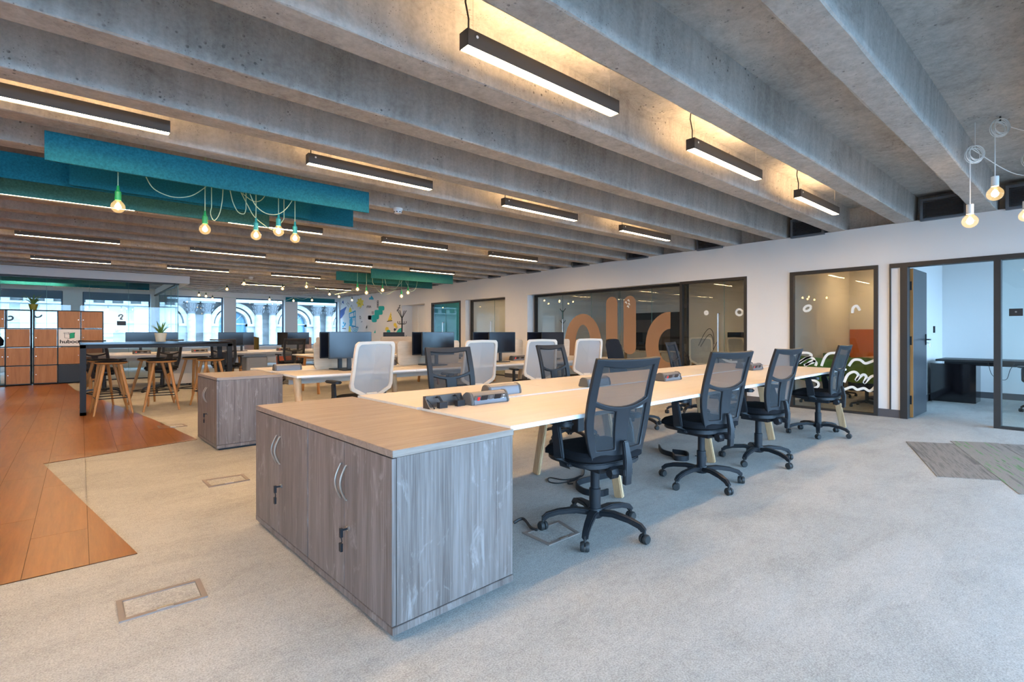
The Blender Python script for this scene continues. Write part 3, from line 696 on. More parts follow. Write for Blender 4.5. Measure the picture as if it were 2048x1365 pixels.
# white-framed mesh chair
def wb(u, v):
    w = .235 * (1 - .06 * v); y = -.235 - .12 * v + .025 * u * u; return Vector((u * w, y, .50 + v * .59))
def white_chair(label):
    t = thing('white_mesh_chair', label, 'chair'); five_star(t); seat(t, shell='offwhite'); arms(t)
    uv = [(-.99, .88), (-.96, .96), (-.85, 1.0), (0, 1.01), (.85, 1.0), (.96, .96), (.99, .88), (1.0, .5), (1.02, .25), (.95, .17), (.28, .03), (0, .01), (-.28, .03), (-.95, .17), (-1.02, .25), (-1.0, .5)]
    out = [wb(a_, b_) for a_, b_ in uv]; f = MB()
    N = len(out); ctr = wb(0, .55); vs = []
    for (a_, b_), p in zip(uv, out):
        inn = wb(a_ * .86, .55 + (b_ - .55) * .885)
        for q, dy in ((p, -.028), (p, .012), (inn, .006), (inn, -.02)): vs.append(q + Vector((0, dy, 0)))
    fs = [(i * 4 + k, ((i + 1) % N) * 4 + k, ((i + 1) % N) * 4 + (k + 1) % 4, i * 4 + (k + 1) % 4) for i in range(N) for k in range(4)]
    f.add(vs, fs).build('back_frame', M['whiteplastic'], t, bev=.004)
    g = MB().add([wb(a_ * .87, .55 + (b_ - .55) * .89) + Vector((0, .0, 0)) for a_, b_ in uv] + [ctr], [(i, (i + 1) % N, N) for i in range(N)]); g.build('back_mesh', M['whitemesh'], t)
    MB().strip([(0, -.245, .57), (0, -.26, .47), (0, -.2, .41), (0, -.05, .41)], [(0, 1, 0), (0, 1, .3), (0, .5, 1), (0, 0, 1)], .13, .04, [.13, .12, .11, .11]).build('back_spine', M['whiteplastic'], t, bev=.008)
    return t
wc = white_chair('white framed mesh chair at the monitor bench, first from the single cupboard')
wc.location = (2.25, 5.10, 0); wc.rotation_euler = (0, 0, rad(4))
dup(wc, (3.68, 5.12, 0), rad(-8), 'white framed mesh chair seen through the black mesh chair by the power units')
dup(wc, (4.82, 5.16, 0), rad(-22), 'white framed mesh chair turned at the monitor bench, third from single cupboard')
dup(wc, (5.92, 5.28, 0), rad(-22), 'white framed mesh chair turned at the monitor bench, farthest from single cupboard')
# black chairs at the far bench
dup(c0, (3.78, 12.42, 0), rad(3), 'black mesh task chair alone before the far bench near the window wall')
dup(c0, (2.42, 12.35, 0), rad(-25), 'black mesh task chair behind the bar table end at far bench')
dup(c0, (1.25, 12.2, 0), rad(30), 'black mesh task chair seen between bar stools at far bench')
dup(c0, (.35, 12.2, 0), rad(-40), 'black mesh task chair near the locker end of the far bench')
# ---------------------------------------------------------------- wooden desk screens
def screen(org, rz, lx, w, ly, label, h=.33):
    p = rrect(0, .0, w, h, .05); p = [(x + (.5 - x / w) * .03 * (1 - y / h), y) for x, y in p]
    o = MB().prism(p, -.009, .009, 'y').build('desk_screen', M['screen_oak'])
    o.location = on_bench(org, rz, lx, ly, .736); o.rotation_euler = (0, 0, rz); return tag(o, label, 'screen')
B1 = (1.555, 1.822); B2 = (1.69, 5.36); B3 = (3.42, 9.35); B4 = (.10, 12.75)
screen(B2, R1, .48, 1.05, .80, 'pale wooden desk screen behind the monitor pair nearest the single cupboard')
screen(B2, R1, 1.62, 1.05, .80, 'pale wooden desk screen behind the second monitor pair from single cupboard')
screen(B2, R1, 2.95, 1.05, .80, 'pale wooden desk screen behind the third monitor pair from single cupboard')
screen(B2, R1, 4.15, 1.05, .80, 'pale wooden desk screen behind the monitor pair farthest from single cupboard')
screen(B3, R1, .18, 1.05, .80, 'pale wooden desk screen at the bar table end of orange-legged bench', .36)
screen(B3, R1, 1.60, 1.05, .80, 'pale wooden desk screen in the middle of the orange-legged bench', .36)
# ---------------------------------------------------------------- monitors
def monitor(label):
    t = thing('monitor', label, 'monitor')
    w, h = .53, .315; z = .14
    MB().box((-w / 2, .0, z), (w / 2, .022, z + h)).box((-w / 2 + .06, .022, z + .05), (w / 2 - .06, .045, z + h - .05)).build('housing', M['bezel'], t, bev=.004)
    MB().box((-w / 2 + .007, -.002, z + .016), (w / 2 - .007, .001, z + h - .007)).build('display', M['screen'], t)
    MB().box((-.025, .04, .01), (.025, .065, z + .12)).build('neck', M['bezel'], t, bev=.004)
    MB().prism(rrect(-.12, -.06, .12, .12, .03), 0, .012).build('foot', M['bezel'], t, bev=.003)
    return t
mo = monitor('flat monitor nearest the single cupboard on its bench, screen lit bluish'); mo.location = (2.45, 5.80, .736); mo.rotation_euler = (0, 0, rad(1))
MON = [(2.42, 6.0, 3, 'dark monitor half hidden behind the monitor nearest single cupboard'),
       (3.70, 5.84, 3, 'bluish monitor behind black mesh chair, second pair from single cupboard'), (3.68, 6.05, 2, 'dark monitor half covered in the second pair from single cupboard'),
       (4.86, 5.88, 2, 'bluish monitor of the third pair from single cupboard'), (4.74, 6.09, -4, 'dark monitor partly behind the third pair from single cupboard'),
       (6.0, 5.93, 1, 'dark monitor before the glass wall, in the pair farthest from single cupboard'), (5.88, 6.13, -2, 'dark monitor half hidden in the pair farthest from single cupboard')]
for x, y, a_, l in MON: dup(mo, (x, y, .736), rad(a_), l)
for x, y, a_, l in [(4.05, 9.75, 184, 'dark monitor back at bar table end of the orange-legged bench'), (4.45, 10.6, 180, 'dark monitor back above wooden screen of orange-legged bench'), (5.5, 10.6, 180, 'dark monitor back low behind the white chair top'),
                    (1.0, 13.45, 2, 'dark monitor on far bench nearest the lockers, beyond the bar table'), (1.42, 13.6, -3, 'dark monitor on far bench close behind the potted plant'),
                    (2.72, 13.4, 2, 'dark monitor on far bench beyond bar table end, nearer its pair to lockers'), (3.0, 13.6, -2, 'dark monitor on far bench beyond bar table end, farther from lockers'),
                    (4.25, 13.35, -3, 'dark monitor with screen above the lone black chair'), (3.98, 13.6, 40, 'dark monitor turned sideways beside the green armchair'), (5.1, 13.5, 5, 'dark monitor near the second green armchair')]:
    dup(mo, (x, y, .736), rad(a_), l)
# keyboards / laptop trays
tag(MB().prism(rrect(-.12, -.05, .12, .05, .01), 0, .018).build('desk_plate', M['black'], bev=.003), 'thin black plate lying on monitor bench beside white chair', 'plate').location = (2.52, 5.66, .736)
# ---------------------------------------------------------------- desk power units
def power_unit(label):
    t = thing('power_unit', label, 'power unit')
    prof = [(-.05, .0), (-.052, .012), (-.034, .062), (-.018, .074), (.012, .074), (.038, .06), (.05, .02), (.05, 0)]
    MB().prism(prof, -.135, .135, 'x').build('body', M['alu'], t, bev=.003)
    for s in (-1, 1):
        MB().prism([(a_ * 1.04, b_ * 1.03) for a_, b_ in prof], s * .135, s * .155, 'x').build('end_cap', M['grey'], t, bev=.004)
    n_ = Vector((0, -.05, .0)); face = MB()
    mt = Matrix.Translation((0, -.0445, .037)) @ Matrix.Rotation(math.atan2(.018, .05), 4, 'X')
    fp = MB().box((-.132, -.0035, -.024), (.132, .002, .024), mt).build('socket_plate', M['grey'], t)
    for x in (-.055, .055):
        MB().box((x - .026, -.006, -.021), (x + .026, -.003, .021), mt).build('socket', M['black'], fp)
    MB().box((-.108, -.0065, -.013), (-.09, -.003, .013), mt).build('switch', M['redswitch'], fp)
    MB().box((-.012, -.0055, -.016), (.012, -.003, .016), mt).build('fuse', M['alu'], fp)
    for z in (-.009, .007): MB().box((.098, -.0055, z), (.112, -.003, z + .006), mt).build('usb_port', M['trimwhite'], fp)
    return t
pu = power_unit('grey desk power unit with red switch near the cupboards, beside empty bracket')
pa = on_z(972, 806, .735); pu.location = (pa.x, pa.y, .7355); pu.rotation_euler = (0, 0, R1)
def put(u, v, rz, label):
    p = on_z(u, v, .735); return dup(pu, (p.x, p.y, .7355), rz, label)
put(1003, 789, R1 + math.pi, 'grey desk power unit turned away just behind the one with red switch')
put(1190, 772, R1 + math.pi, 'grey desk power unit partly behind the chair over the floor hatch')
put(1337, 761, R1, 'desk power unit mid-bench between two mesh chairs')
def putb(org, rz, lx, ly, flip, label):
    return dup(pu, on_bench(org, rz, lx, ly, .7355), rz + (math.pi if flip else 0), label)
putb(B1, R1, 4.62, .70, 0, 'desk power unit at the bench end beside a mesh chair'); putb(B1, R1, 4.85, .90, 1, 'desk power unit turned away at the bench end next to its pair')
put(812, 727, R1, 'desk power unit with red switch on monitor bench beside wooden screen'); putb(B2, R1, 1.50, .92, 1, 'desk power unit turned away behind wooden screens of monitor bench')
putb(B2, R1, 3.72, .62, 0, 'desk power unit at monitor bench beside turned white chair')
putb(B2, R1, .22, .92, 1, 'desk power unit at cupboard end of the monitor bench, cable behind')
putb(B4, rad(1.5), 3.75, .35, 0, 'desk power unit below lone black chair on far bench'); putb(B4, rad(1.5), 2.0, .62, 0, 'desk power unit on far bench beyond the bar table plant'); putb(B4, rad(1.5), .9, .35, 0, 'desk power unit at locker end of the far bench')
# empty bracket
pb = on_z(886, 813, .735)
t = thing('power_bracket', 'empty brown metal power bracket on bench with two loose clips', 'bracket', (pb.x, pb.y, .7355), R1)
MB().box((-.13, .0, 0), (.13, .01, .07)).prism([(-.06, 0), (.01, 0), (.01, .07), (0, .07)], -.135, -.13, 'x').prism([(-.06, 0), (.01, 0), (.01, .07), (0, .07)], .13, .135, 'x').box((-.13, -.012, .062), (.13, .01, .07)).build('frame', M['steel_dark'], t)
for x in (-.05, .08): MB().tube([(x, 0, .06), (x, -.03, .062), (x + .01, -.05, .03), (x + .01, -.06, .004)], .008, 6).box((x - .025, -.075, .0), (x + .03, -.045, .035)).build('clip', M['black'], t, smooth=True)
MB().tube([(-.12, -.01, .05), (-.10, -.04, .02), (-.11, -.07, .002)], .004, 6).build('cable', M['cordblack'], t)

# ---------------------------------------------------------------- bar table and stools
t = thing('bar_table', 'tall black framed bar table with dark top beside the wood floor', 'table', (0.0, 9.36, 0))
MB().box((.0, 0, 1.012), (1.92, .84, 1.042)).build('tabletop', M['glossblack'], t, bev=.003)
MB().box((.0, .0, .955), (1.92, .05, 1.005)).box((.0, .79, .955), (1.92, .84, 1.005)).build('apron', M['blackmetal'], t, bev=.003)
for x in (.0, 1.85):
    MB().box((x, 0, 0), (x + .07, .06, 1.0)).box((x, .78, 0), (x + .07, .84, 1.0)).box((x, 0, 0), (x + .07, .84, .05)).box((x, 0, .955), (x + .07, .84, 1.01)).build('leg_frame', M['blackmetal'], t, bev=.003)
def stool(label):
    t = thing('bar_stool', label, 'stool')
    MB().lathe([(.03, .715), (.16, .722), (.195, .735), (.20, .745), (.185, .752)], (0, 0, 0), 28).build('seat', M['oak_dark'], t, smooth=True)
    MB().lathe([(.19, .752), (.186, .762), (.15, .768), (.02, .765)], (0, 0, 0), 28).build('seat_pad', M['fabric'], t, smooth=True)
    q = []
    for k in range(4):
        g = math.pi / 4 + k * math.pi / 2; c, s = math.cos(g), math.sin(g)
        MB().tube([(.315 * c, .315 * s, 0), (.21 * c, .21 * s, .42), (.135 * c, .135 * s, .72)], [.013, .021, .022], 12).build('leg', M['oak_dark'], t, smooth=True)
        q.append((.262 * c, .262 * s, .235))
    MB().tube(q, .007, 8, closed=True).build('footrest', M['blackmetal'], t, smooth=True)
    return t
st = stool('oak bar stool on the wood floor side, under the bar table edge'); st.location = (.35, 9.42, 0); st.rotation_euler = (0, 0, rad(5))
dup(st, (.96, 9.42, 0), rad(-6), 'middle oak bar stool of the row under the bar table edge')
dup(st, (1.62, 9.44, 0), rad(10), 'oak bar stool beside the single grey cupboard')
for x, l in ((.28, 'oak bar stool opposite the one on wood floor, across bar table'), (.90, 'middle oak bar stool across the bar table, beneath the plant'), (1.52, 'oak bar stool across the bar table, at its cupboard end')):
    dup(st, (x, 10.2, 0), rad(14 + 20 * x), l)
# ---------------------------------------------------------------- plants
def plant(label, loc, pot, r0, r1, h, n, ln, leafm, seedv, droop):
    random.seed(seedv); t = thing('potted_plant', label, 'plant', loc)
    MB().lathe([(r0, 0), (r1, h), (r1 - .008, h), (r1 - .012, h - .02)], (0, 0, 0), 24).build('pot', M[pot], t, smooth=True)
    MB().lathe([(r1 - .012, h - .022), (r1 - .012, h - .018)], (0, 0, 0), 20).build('soil', M['soil'], t)
    for k in range(n):
        g = 2 * math.pi * k / n + random.uniform(-.3, .3); L_ = ln * random.uniform(.6, 1.1); dr = droop * random.uniform(.3, 1.2); pts = []
        for i in range(7):
            q = i / 6; rr = .01 + L_ * (.2 + .6 * dr) * q; z = h - .02 + L_ * (q - dr * .9 * q * q); pts.append((rr * math.cos(g), rr * math.sin(g), z))
        MB().strip(pts, (-math.cos(g), -math.sin(g), 1.2), .02, .0025, [.012, .022, .026, .024, .019, .012, .003]).build('leaf', M[leafm], t, smooth=True)
    return t
plant('aloe-like plant in cream pot on the bar table', (.98, 9.75, 1.042), 'pot_cream', .062, .085, .135, 14, .32, 'leaf', 4, .6)
plant('spider plant in olive pot on top of the lockers', (-.80, 15.75, 1.70), 'pot_olive', .055, .085, .13, 18, .52, 'leaf', 9, .9)
# ---------------------------------------------------------------- lockers
def text_mesh(s, size, name, m, parent, mtx):
    cu = bpy.data.curves.new(name, 'FONT'); cu.body = s; cu.size = size; cu.align_x = 'CENTER'; cu.extrude = .0006; cu.offset = .003
    tmp = bpy.data.objects.new('tmp', cu); COL.objects.link(tmp); dg = bpy.context.evaluated_depsgraph_get(); dg.update()
    me = bpy.data.meshes.new_from_object(tmp.evaluated_get(dg)); bpy.data.objects.remove(tmp); me.transform(mtx); me.materials.clear(); me.materials.append(m)
    o = bpy.data.objects.new(name, me); COL.objects.link(o); o.parent = parent; return o
def lockers(label, x0, cells):
    """cells[col][row from top]: o oak door, - open, w logo door, d dark door"""
    cw, ch, dp = .405, .415, .34; n = len(cells); H = 4 * ch + .035
    t = thing('locker_unit', label, 'lockers', (x0, 15.6, 0)); f = MB(); b = .018
    for i in range(n + 1): f.box((i * cw - b / 2, 0, .02), (i * cw + b / 2, dp, H))
    for j in range(5): f.box((-b / 2, 0, .02 + j * ch), (n * cw + b / 2, dp, .02 + j * ch + b))
    f.build('frame', M['blackmetal'], t)
    for i in range(n):
        for j in range(4):
            k = cells[i][j]; z0 = .02 + (3 - j) * ch + b; z1 = z0 + ch - b
            if k == '-': continue
            x_0 = i * cw + b / 2 + .004; x_1 = (i + 1) * cw - b / 2 - .004
            d = MB().box((x_0, -.008, z0 + .004), (x_1, .01, z1 - .004)).build('door', M[{'o': 'locker_oak', 'w': 'logo_white', 'd': 'sign'}[k]], t)
            if k == 'o': MB().lathe([(.008, 0), (.008, .012)], (0, 0, 0), 10, Matrix.Translation(((x_0 + .03) if i % 2 == 0 else (x_1 - .03), -.008, (z0 + z1) / 2)) @ Matrix.Rotation(math.pi / 2, 4, 'X')).build('lock', M['steel'], d)
            if k == 'w':
                cx_ = (x_0 + x_1) / 2; zc = z0 + .24
                text_mesh('huboo', .115, 'lettering', M['logo_black'], d, Matrix.Translation((cx_, -.0095, z0 + .07)) @ Matrix.Rotation(math.pi / 2, 4, 'X') @ Matrix.Diagonal((1.14, 1, 1, 1)))
                MB().prism([(cx_ + .005, zc - .065), (cx_ + .09, zc - .045), (cx_ + .09, zc + .05), (cx_ + .005, zc + .035)], -.0105, -.0085, 'y').prism([(cx_ + .005, zc + .035), (cx_ + .09, zc + .05), (cx_ + .10, zc + .075), (cx_ + .02, zc + .065)], -.0105, -.0085, 'y').build('emblem', M['logo_green'], d)
                ln = MB()
                for a_, c_ in (((-.085, -.045), (.005, -.065)), ((-.085, -.045), (-.085, .05)), ((-.085, .05), (.005, .035)), ((.005, .035), (.005, -.065)), ((-.085, .05), (-.10, .07)), ((-.10, .07), (-.02, .075)), ((-.02, .075), (.005, .035)), ((.005, .035), (.02, .065)), ((.02, .065), (.10, .075)), ((.10, .075), (.09, .05)), ((.09, .05), (.09, -.045)), ((.09, -.045), (.005, -.065)), ((-.02, .075), (.02, .065))):
                    ln.tube([(cx_ + a_[0], -.0105, zc + a_[1]), (cx_ + c_[0], -.0105, zc + c_[1])], .003, 4)
                ln.build('emblem_outline', M['logo_black'], d)
    for i in range(n + 1):
        for yy in (.03, dp - .03): MB().box((i * cw - .012, yy - .012, 0), (i * cw + .012, yy + .012, .02)).build('foot', M['black'], t)
    return t
lockers('oak and black locker unit with logo door beside the bar table', -.79, ['-ooo', 'owod', 'oooo'])
lockers('oak and black locker unit with open cells behind the wood floor', -2.05, ['oooo', 'o-o-', '-ooo'])
tag(MB().lathe([(.05, 0), (.14, .03), (.15, .14), (.10, .22), (.05, .26)], (-1.42, 15.78, .87), 14).build('bag', M['fabric'], smooth=True), 'dark soft bag inside an open locker cell', 'bag')
# ---------------------------------------------------------------- linear pendant lamps
def linear_lamp(label):
    t = thing('linear_lamp', label, 'lamp', group='linear pendant lamps between the concrete ribs'); Ln = 1.245; w = .037; h = .088
    b = MB().box((0, -w, 0), (Ln, -w + .003, h)).box((0, w - .003, 0), (Ln, w, h)).box((0, -w, 0), (.003, w, h)).box((Ln - .003, -w, 0), (Ln, w, h)).box((.003, -w + .003, .03), (Ln - .003, w - .003, .06)).build('body', M['lampbody'], t)
    MB().box((.004, -w + .004, .004), (Ln - .004, w - .004, .006)).build('diffuser', M['diffuser'], t)
    MB().box((.06, -w + .008, h - .006), (Ln - .06, w - .008, h - .004)).build('uplight', M['uplight'], t)
    for x in (.06, Ln - .06): MB().tube([(x, 0, .06), (x, 0, SLAB - 2.65)], .0012, 5).build('wire', M['steel'], t)
    MB().tube([(.03, .0, .07), (.032, .0, .16), (.02, .012, .25), (.025, .0, SLAB - 2.65)], .005, 6).build('power_cord', M['cordblack'], t, smooth=True)
    MB().lathe([(.008, 0), (.008, .002)], (0, 0, 0), 10, Matrix.Translation((.06, -w - .0005, .06)) @ Matrix.Rotation(math.pi / 2, 4, 'X')).build('sticker', M['trimwhite'], t)
    return t
NM = {2.13: 'over the four task chairs', 4.48: 'between the two long benches', 7.55: 'beyond the monitor bench', 10.57: 'over the orange-legged bench row', 13.75: 'over the far bench', 16.9: 'near the far windows'}
XN = {-2.95: 'over the wood floor', -.74: 'at the wood floor edge', 1.50: 'second from the wood floor', 3.71: 'second from the white wall', 5.91: 'beside the white wall'}
la = None
for yy in (2.13, 4.48, 7.55, 10.57, 13.75, 16.9):
    for xx in (-2.95, -.74, 1.50, 3.71, 5.91):
        if yy > 16 and xx < 3: continue
        lab = 'linear lamp %s, %s' % (NM[yy], XN[xx])
        if la is None: la = linear_lamp(lab); la.location = (xx, yy, 2.65)
        else: dup(la, (xx, yy, 2.65), 0, lab, 'linear pendant lamps between the concrete ribs')
for xx, yy in ((-1.6, 18.6), (-3.9, 18.6)):
    dup(la, (xx, yy, 2.5), 0, 'linear lamp inside the glass meeting room, %s' % ('behind the lockers' if xx > -2 else 'farthest from the far bench'))
for xx, yy, l in ((9.9, 6.2, 'linear lamp in the office behind the tan letters'), (10.9, 2.75, 'added linear lamp to light the green-chair meeting room'), (9.6, 13.2, 'added linear lamp to light the teal room'), (9.8, 11.2, 'added linear lamp to light the room behind the clear glass door')):  # all but the letter office lamp are added to light the side rooms
    dup(la, (xx, yy, 2.42), 0, l)
for o in list(bpy.data.objects):                               # shorter suspensions under the lower ceilings
    if o.name.startswith('linear_lamp') and o.parent is None and o.location.x > XW:
        for c in [k for k in bpy.data.objects if k.parent == o and (k.name.startswith('wire') or k.name.startswith('power_cord'))]: c.scale = (1, 1, .50)
    if o.name.startswith('linear_lamp') and o.parent is None and o.location.y > 18 and o.location.x < 0: o.location.z = 2.65
M['dim'] = mat('lamp_dimmed', (.9, .85, .75), .5, emit=WARM, es=LAMP * .40)
for o in [k for k in bpy.data.objects if k.parent and k.parent.name.startswith('linear_lamp') and k.parent.location.x > XW and k.name.startswith(('diffuser', 'uplight'))]:
    o.data = o.data.copy(); o.data.materials[0] = M['dim']
# ---------------------------------------------------------------- felt baffles
def baffle(x0, x1, y, z0, z1, m, label, group='felt baffles'):
    t = thing('felt_baffle', label, 'baffle', (x0, y, z0))
    MB().box((0, -.012, 0), (x1 - x0, .012, z1 - z0)).build('panel', M[m], t, bev=.002)
    for x in (.25, x1 - x0 - .25): MB().tube([(x, 0, z1 - z0 - .01), (x, 0, SLAB - z0)], .0015, 5).build('hanger', M['steel'], t)
    return t
baffle(-.20, 2.36, 5.12, 2.47, 2.69, 'felt_a', 'pale-edged petrol felt baffle beside the lone green holder bulb')
baffle(-.07, 2.0, 5.84, 2.47, 2.69, 'felt_b', 'short dark teal felt baffle in the middle of the hanging group')
baffle(-2.6, 2.53, 5.93, 2.47, 2.69, 'felt_b', 'long dark teal felt baffle just behind the short one')
baffle(-2.6, 1.76, 6.62, 2.47, 2.69, 'felt_c', 'sage green felt baffle behind the dark teal ones near the bulbs')
baffle(5.2, 7.5, 11.15, 2.47, 2.69, 'felt_d', 'green felt baffle at the bench side of the group near mural')
baffle(4.76, 7.2, 12.15, 2.47, 2.69, 'felt_d', 'green felt baffle middle of the group near the mural')
baffle(5.2, 7.85, 12.75, 2.47, 2.69, 'felt_d', 'green felt baffle at the window side of the group near mural')
baffle(6.3, 8.3, 21.35, 2.44, 2.62, 'felt_a', 'teal felt baffle across the far window heads')
baffle(-3.2, .97, 17.6, 2.47, 2.69, 'felt_c', 'sage felt baffle inside glass meeting room, nearer its glass front'); baffle(-3.2, 1.6, 18.75, 2.47, 2.69, 'felt_b', 'dark teal felt baffle inside glass meeting room, nearer the windows')
# ---------------------------------------------------------------- pendant bulbs
def bulb_parts(t, r, sock, cordm, top, hs=.09, wide=False, off=(0, 0, 0)):
    ox, oy, oz = off
    MB().lathe([(.016, -r * 1.3)] + [], (ox, oy, oz), 4) if False else None
    pr = [(r * math.sin(math.pi * k / 12), -r * math.cos(math.pi * k / 12)) for k in range(1, 10)] + [(r * .42, r * 1.05), (.017, r * 1.15)]
    MB().lathe([(.002, -r)] + pr, (ox, oy, oz), 20).build('globe', M['bulbglass'], t, smooth=True)
    MB().lathe([(.002, -.5 * r), (.36 * r, -.30 * r), (.46 * r, 0), (.30 * r, .4 * r), (.05 * r, .7 * r)], (ox, oy, oz), 12).build('filament', M['filament'], t, smooth=True)
    z = oz + r * 1.1
    prof = [(.021, 0), (.023, .01), (.023, hs * .75), (.012, hs * .9), (.008, hs + .03)] if not wide else [(.026, 0), (.026, hs), (.006, hs + .004)]
    MB().lathe(prof, (ox, oy, z), 16).build('socket', M[sock], t, smooth=True)
    if top: MB().tube([(ox, oy, z + hs), (ox, oy, top)], .004, 6).build('cord', M[cordm], t)
def pendant(u, v, y, r, sock, label, top=None, cordm='cordgreen'):
    p = on_y(u, v, y); t = thing('pendant_bulb', label, 'lamp', p); bulb_parts(t, r, sock, cordm, (top or SLAB) - p.z); return t
pendant(236, 414, 5.30, .050, 'socketgreen', 'lone bare bulb in green holder below the petrol felt baffle')
pendant(410, 459, 5.42, .048, 'socketgreen', 'bare bulb in green holder beside a U-shaped loop of cord')
pendant(512, 471, 5.45, .048, 'socketteal', 'bare bulb in teal holder nearest the green holders')
pendant(557, 463, 5.35, .050, 'socketteal', 'bare bulb in teal holder, hung highest of three together')
pendant(590, 477, 5.45, .048, 'socketteal', 'bare bulb in teal holder nearest the pale swag to the lamp')
for u, v, n in ((715, 579, 'outermost'), (733, 586, 'second'), (765, 581, 'middle'), (803, 593, 'lowest hung'), (816, 586, 'wall side')):
    pendant(u, v, 11.6, .046, 'socketgreen', '%s bulb in green holder under the baffles near the mural' % n)
def swag(pts, y, label, m='cordgreen', r=.004):
    P = [on_y(u, v, y) for u, v in pts]; Q = smoothpath(P, 8); Q = [Vector((Q[0].x, y, SLAB))] + Q + [Vector((Q[-1].x, y, SLAB))]; return tag(MB().tube(Q, r, 6).build('swag_cord', M[m], smooth=True), label, 'cord')
swag([(290, 350), (308, 378), (345, 394), (382, 392), (412, 374)], 5.4, 'pale green cord drooping shallowly below the petrol felt baffle')
swag([(446, 378), (444, 405), (438, 430), (428, 441), (421, 428), (423, 415)], 5.5, 'pale green cord in a narrow U loop beside green holder bulb')
swag([(460, 380), (466, 405), (476, 424), (488, 428), (492, 418)], 5.5, 'pale green short cord loop between green and teal holders')
swag([(482, 385), (495, 410), (510, 435), (540, 458), (552, 458), (568, 438)], 5.55, 'pale green cord dropping behind the teal holders')
swag([(486, 388), (505, 402), (520, 402), (530, 392)], 5.6, 'pale green tiny cord droop at the short dark baffle')
swag([(500, 388), (512, 412), (535, 428), (562, 426), (585, 400), (602, 355), (614, 302)], 5.2, 'pale green long cord swag rising to the linear lamp end')
swag([(838, 540), (832, 575), (822, 583), (815, 570), (812, 565)], 11.5, 'pale cord swag rising at the baffles near the mural')
swag([(770, 560), (775, 575), (788, 578), (800, 568), (806, 560)], 11.5, 'pale cord loop under the baffles near the mural')
swag([(745, 565), (755, 580), (770, 590), (790, 580), (800, 562)], 11.7, 'pale wide cord loop under baffles near the mural')
# white pendants with coiled flex at the right
for u, v, vt, n, nx in ((1940, 443, 287, 'lower hung over the grille', (2048, 343)), (1990, 388, 233, 'higher hung by the concrete rib', (2048, 262)), (2052, 432, 300, 'outermost beside office glass', None)):
    hk = on_z(u + 8, vt, SLAB); kk = .90 if u == 1940 else 1.0; hk = Vector((hk.x * kk, hk.y * kk, EYE + (hk.z - EYE) * kk))
    q = ray(u, v); tt = (hk.x * _d[0] + hk.y * _d[1]); p = Vector((q[0] * tt, q[1] * tt, EYE + q[2] * tt))
    t = thing('pendant_bulb', 'bare bulb in white holder with coiled flex, %s' % n, 'lamp', p); ztop = hk.z - p.z
    bulb_parts(t, .058, 'trimwhite', 'cordwhite', ztop - .06, .085, True)
    c = MB()
    ca, sa = _r
    for k in range(6):
        rr = .062 + .005 * (k % 4); cy = ztop - .085 - .004 * k; ofx = .045 + .012 * math.sin(2.1 * k); dp_ = .006 * k - .015
        c.tube([Vector((ca * (ofx + rr * math.cos(2 * math.pi * i / 24)) + _d[0] * dp_, sa * (ofx + rr * math.cos(2 * math.pi * i / 24)) + _d[1] * dp_, cy + rr * math.sin(2 * math.pi * i / 24))) for i in range(24)], .0035, 6, closed=True)
    c.build('coil', M['cordwhite'], t, smooth=True)
    MB().tube([(.045 * ca, .045 * sa, ztop - .04), (.045 * ca, .045 * sa, SLAB - p.z)], .006 if kk == 1 else .0025, 6).build('hook', M['black' if kk == 1 else 'cordwhite'], t)
    if nx:
        e = on_z(nx[0] + 60, nx[1], SLAB - .06) - p; m_ = Vector((e.x * .5, e.y * .5, ztop - .09))
        MB().tube(smoothpath([(.06, 0, ztop - .03), m_, e], 8), .004, 6).build('feed_cord', M['cordwhite'], t, smooth=True)
# ---------------------------------------------------------------- festoon strings
def festoon(px_, label, hook0=None, hook1=None):
    P = [on_z(u, v, 2.42) for u, v in px_]; o0 = P[0].copy()
    t = thing('festoon_string', label, 'string lights', o0); path_ = []
    for i, p in enumerate(P):
        path_.append(p - o0 + Vector((0, 0, .11)))
        if i < len(P) - 1: m_ = (p + P[i + 1]) / 2 - o0; path_.append(m_ + Vector((0, 0, .05)))
    if hook1: path_.append(on_z(*hook1, 2.72) - o0)
    if hook0: path_.insert(0, on_z(*hook0, 2.72) - o0)
    MB().tube(smoothpath(path_, 5), .006, 6).build('cable', M['cordgreen'], t, smooth=True)
    for p in P: bulb_parts(t, .045, 'socketdark', None, None, .06, off=tuple(p - o0))
    return t
festoon([(398, 591), (412, 593), (454, 579)], 'green festoon string hooked near the glass room corner', hook0=(345, 568), hook1=(463, 561))
festoon([(488, 568), (565, 578)], 'green festoon string with two bulbs before the far windows', hook1=(600, 560))
festoon([(613, 574), (659, 589), (678, 594)], 'green festoon string running towards the mural', hook1=(740, 575))
festoon([(425, 598), (539, 600), (555, 606), (587, 602), (624, 601), (704, 601)], 'festoon string closest along the far window heads')
# ---------------------------------------------------------------- smoke detectors
for u, v, yy, n in ((796, 418, 5.52, 'on a rib near the felt baffles'), (502, 556, 14.9, 'on a rib above the festoon strings')):
    p = on_y(u, v, yy); p.z = 2.655; t = thing('smoke_detector', 'white round smoke detector %s' % n, 'detector', p)
    MB().lathe([(.03, -.035), (.045, -.03), (.048, 0), (.055, .005), (.055, .03), (.05, .035)], (0, 0, 0), 24).build('body', M['trimwhite'], t, smooth=True)
    for k in range(8):
        a_ = 2 * math.pi * k / 8; MB().box((-.009, .044, -.022), (.009, .0485, -.012), Matrix.Rotation(a_, 4, 'Z')).build('slot', M['black'], t)
    MB().tube([(0, 0, .03), (0, 0, .045)], .008, 8).build('stem', M['steel'], t)
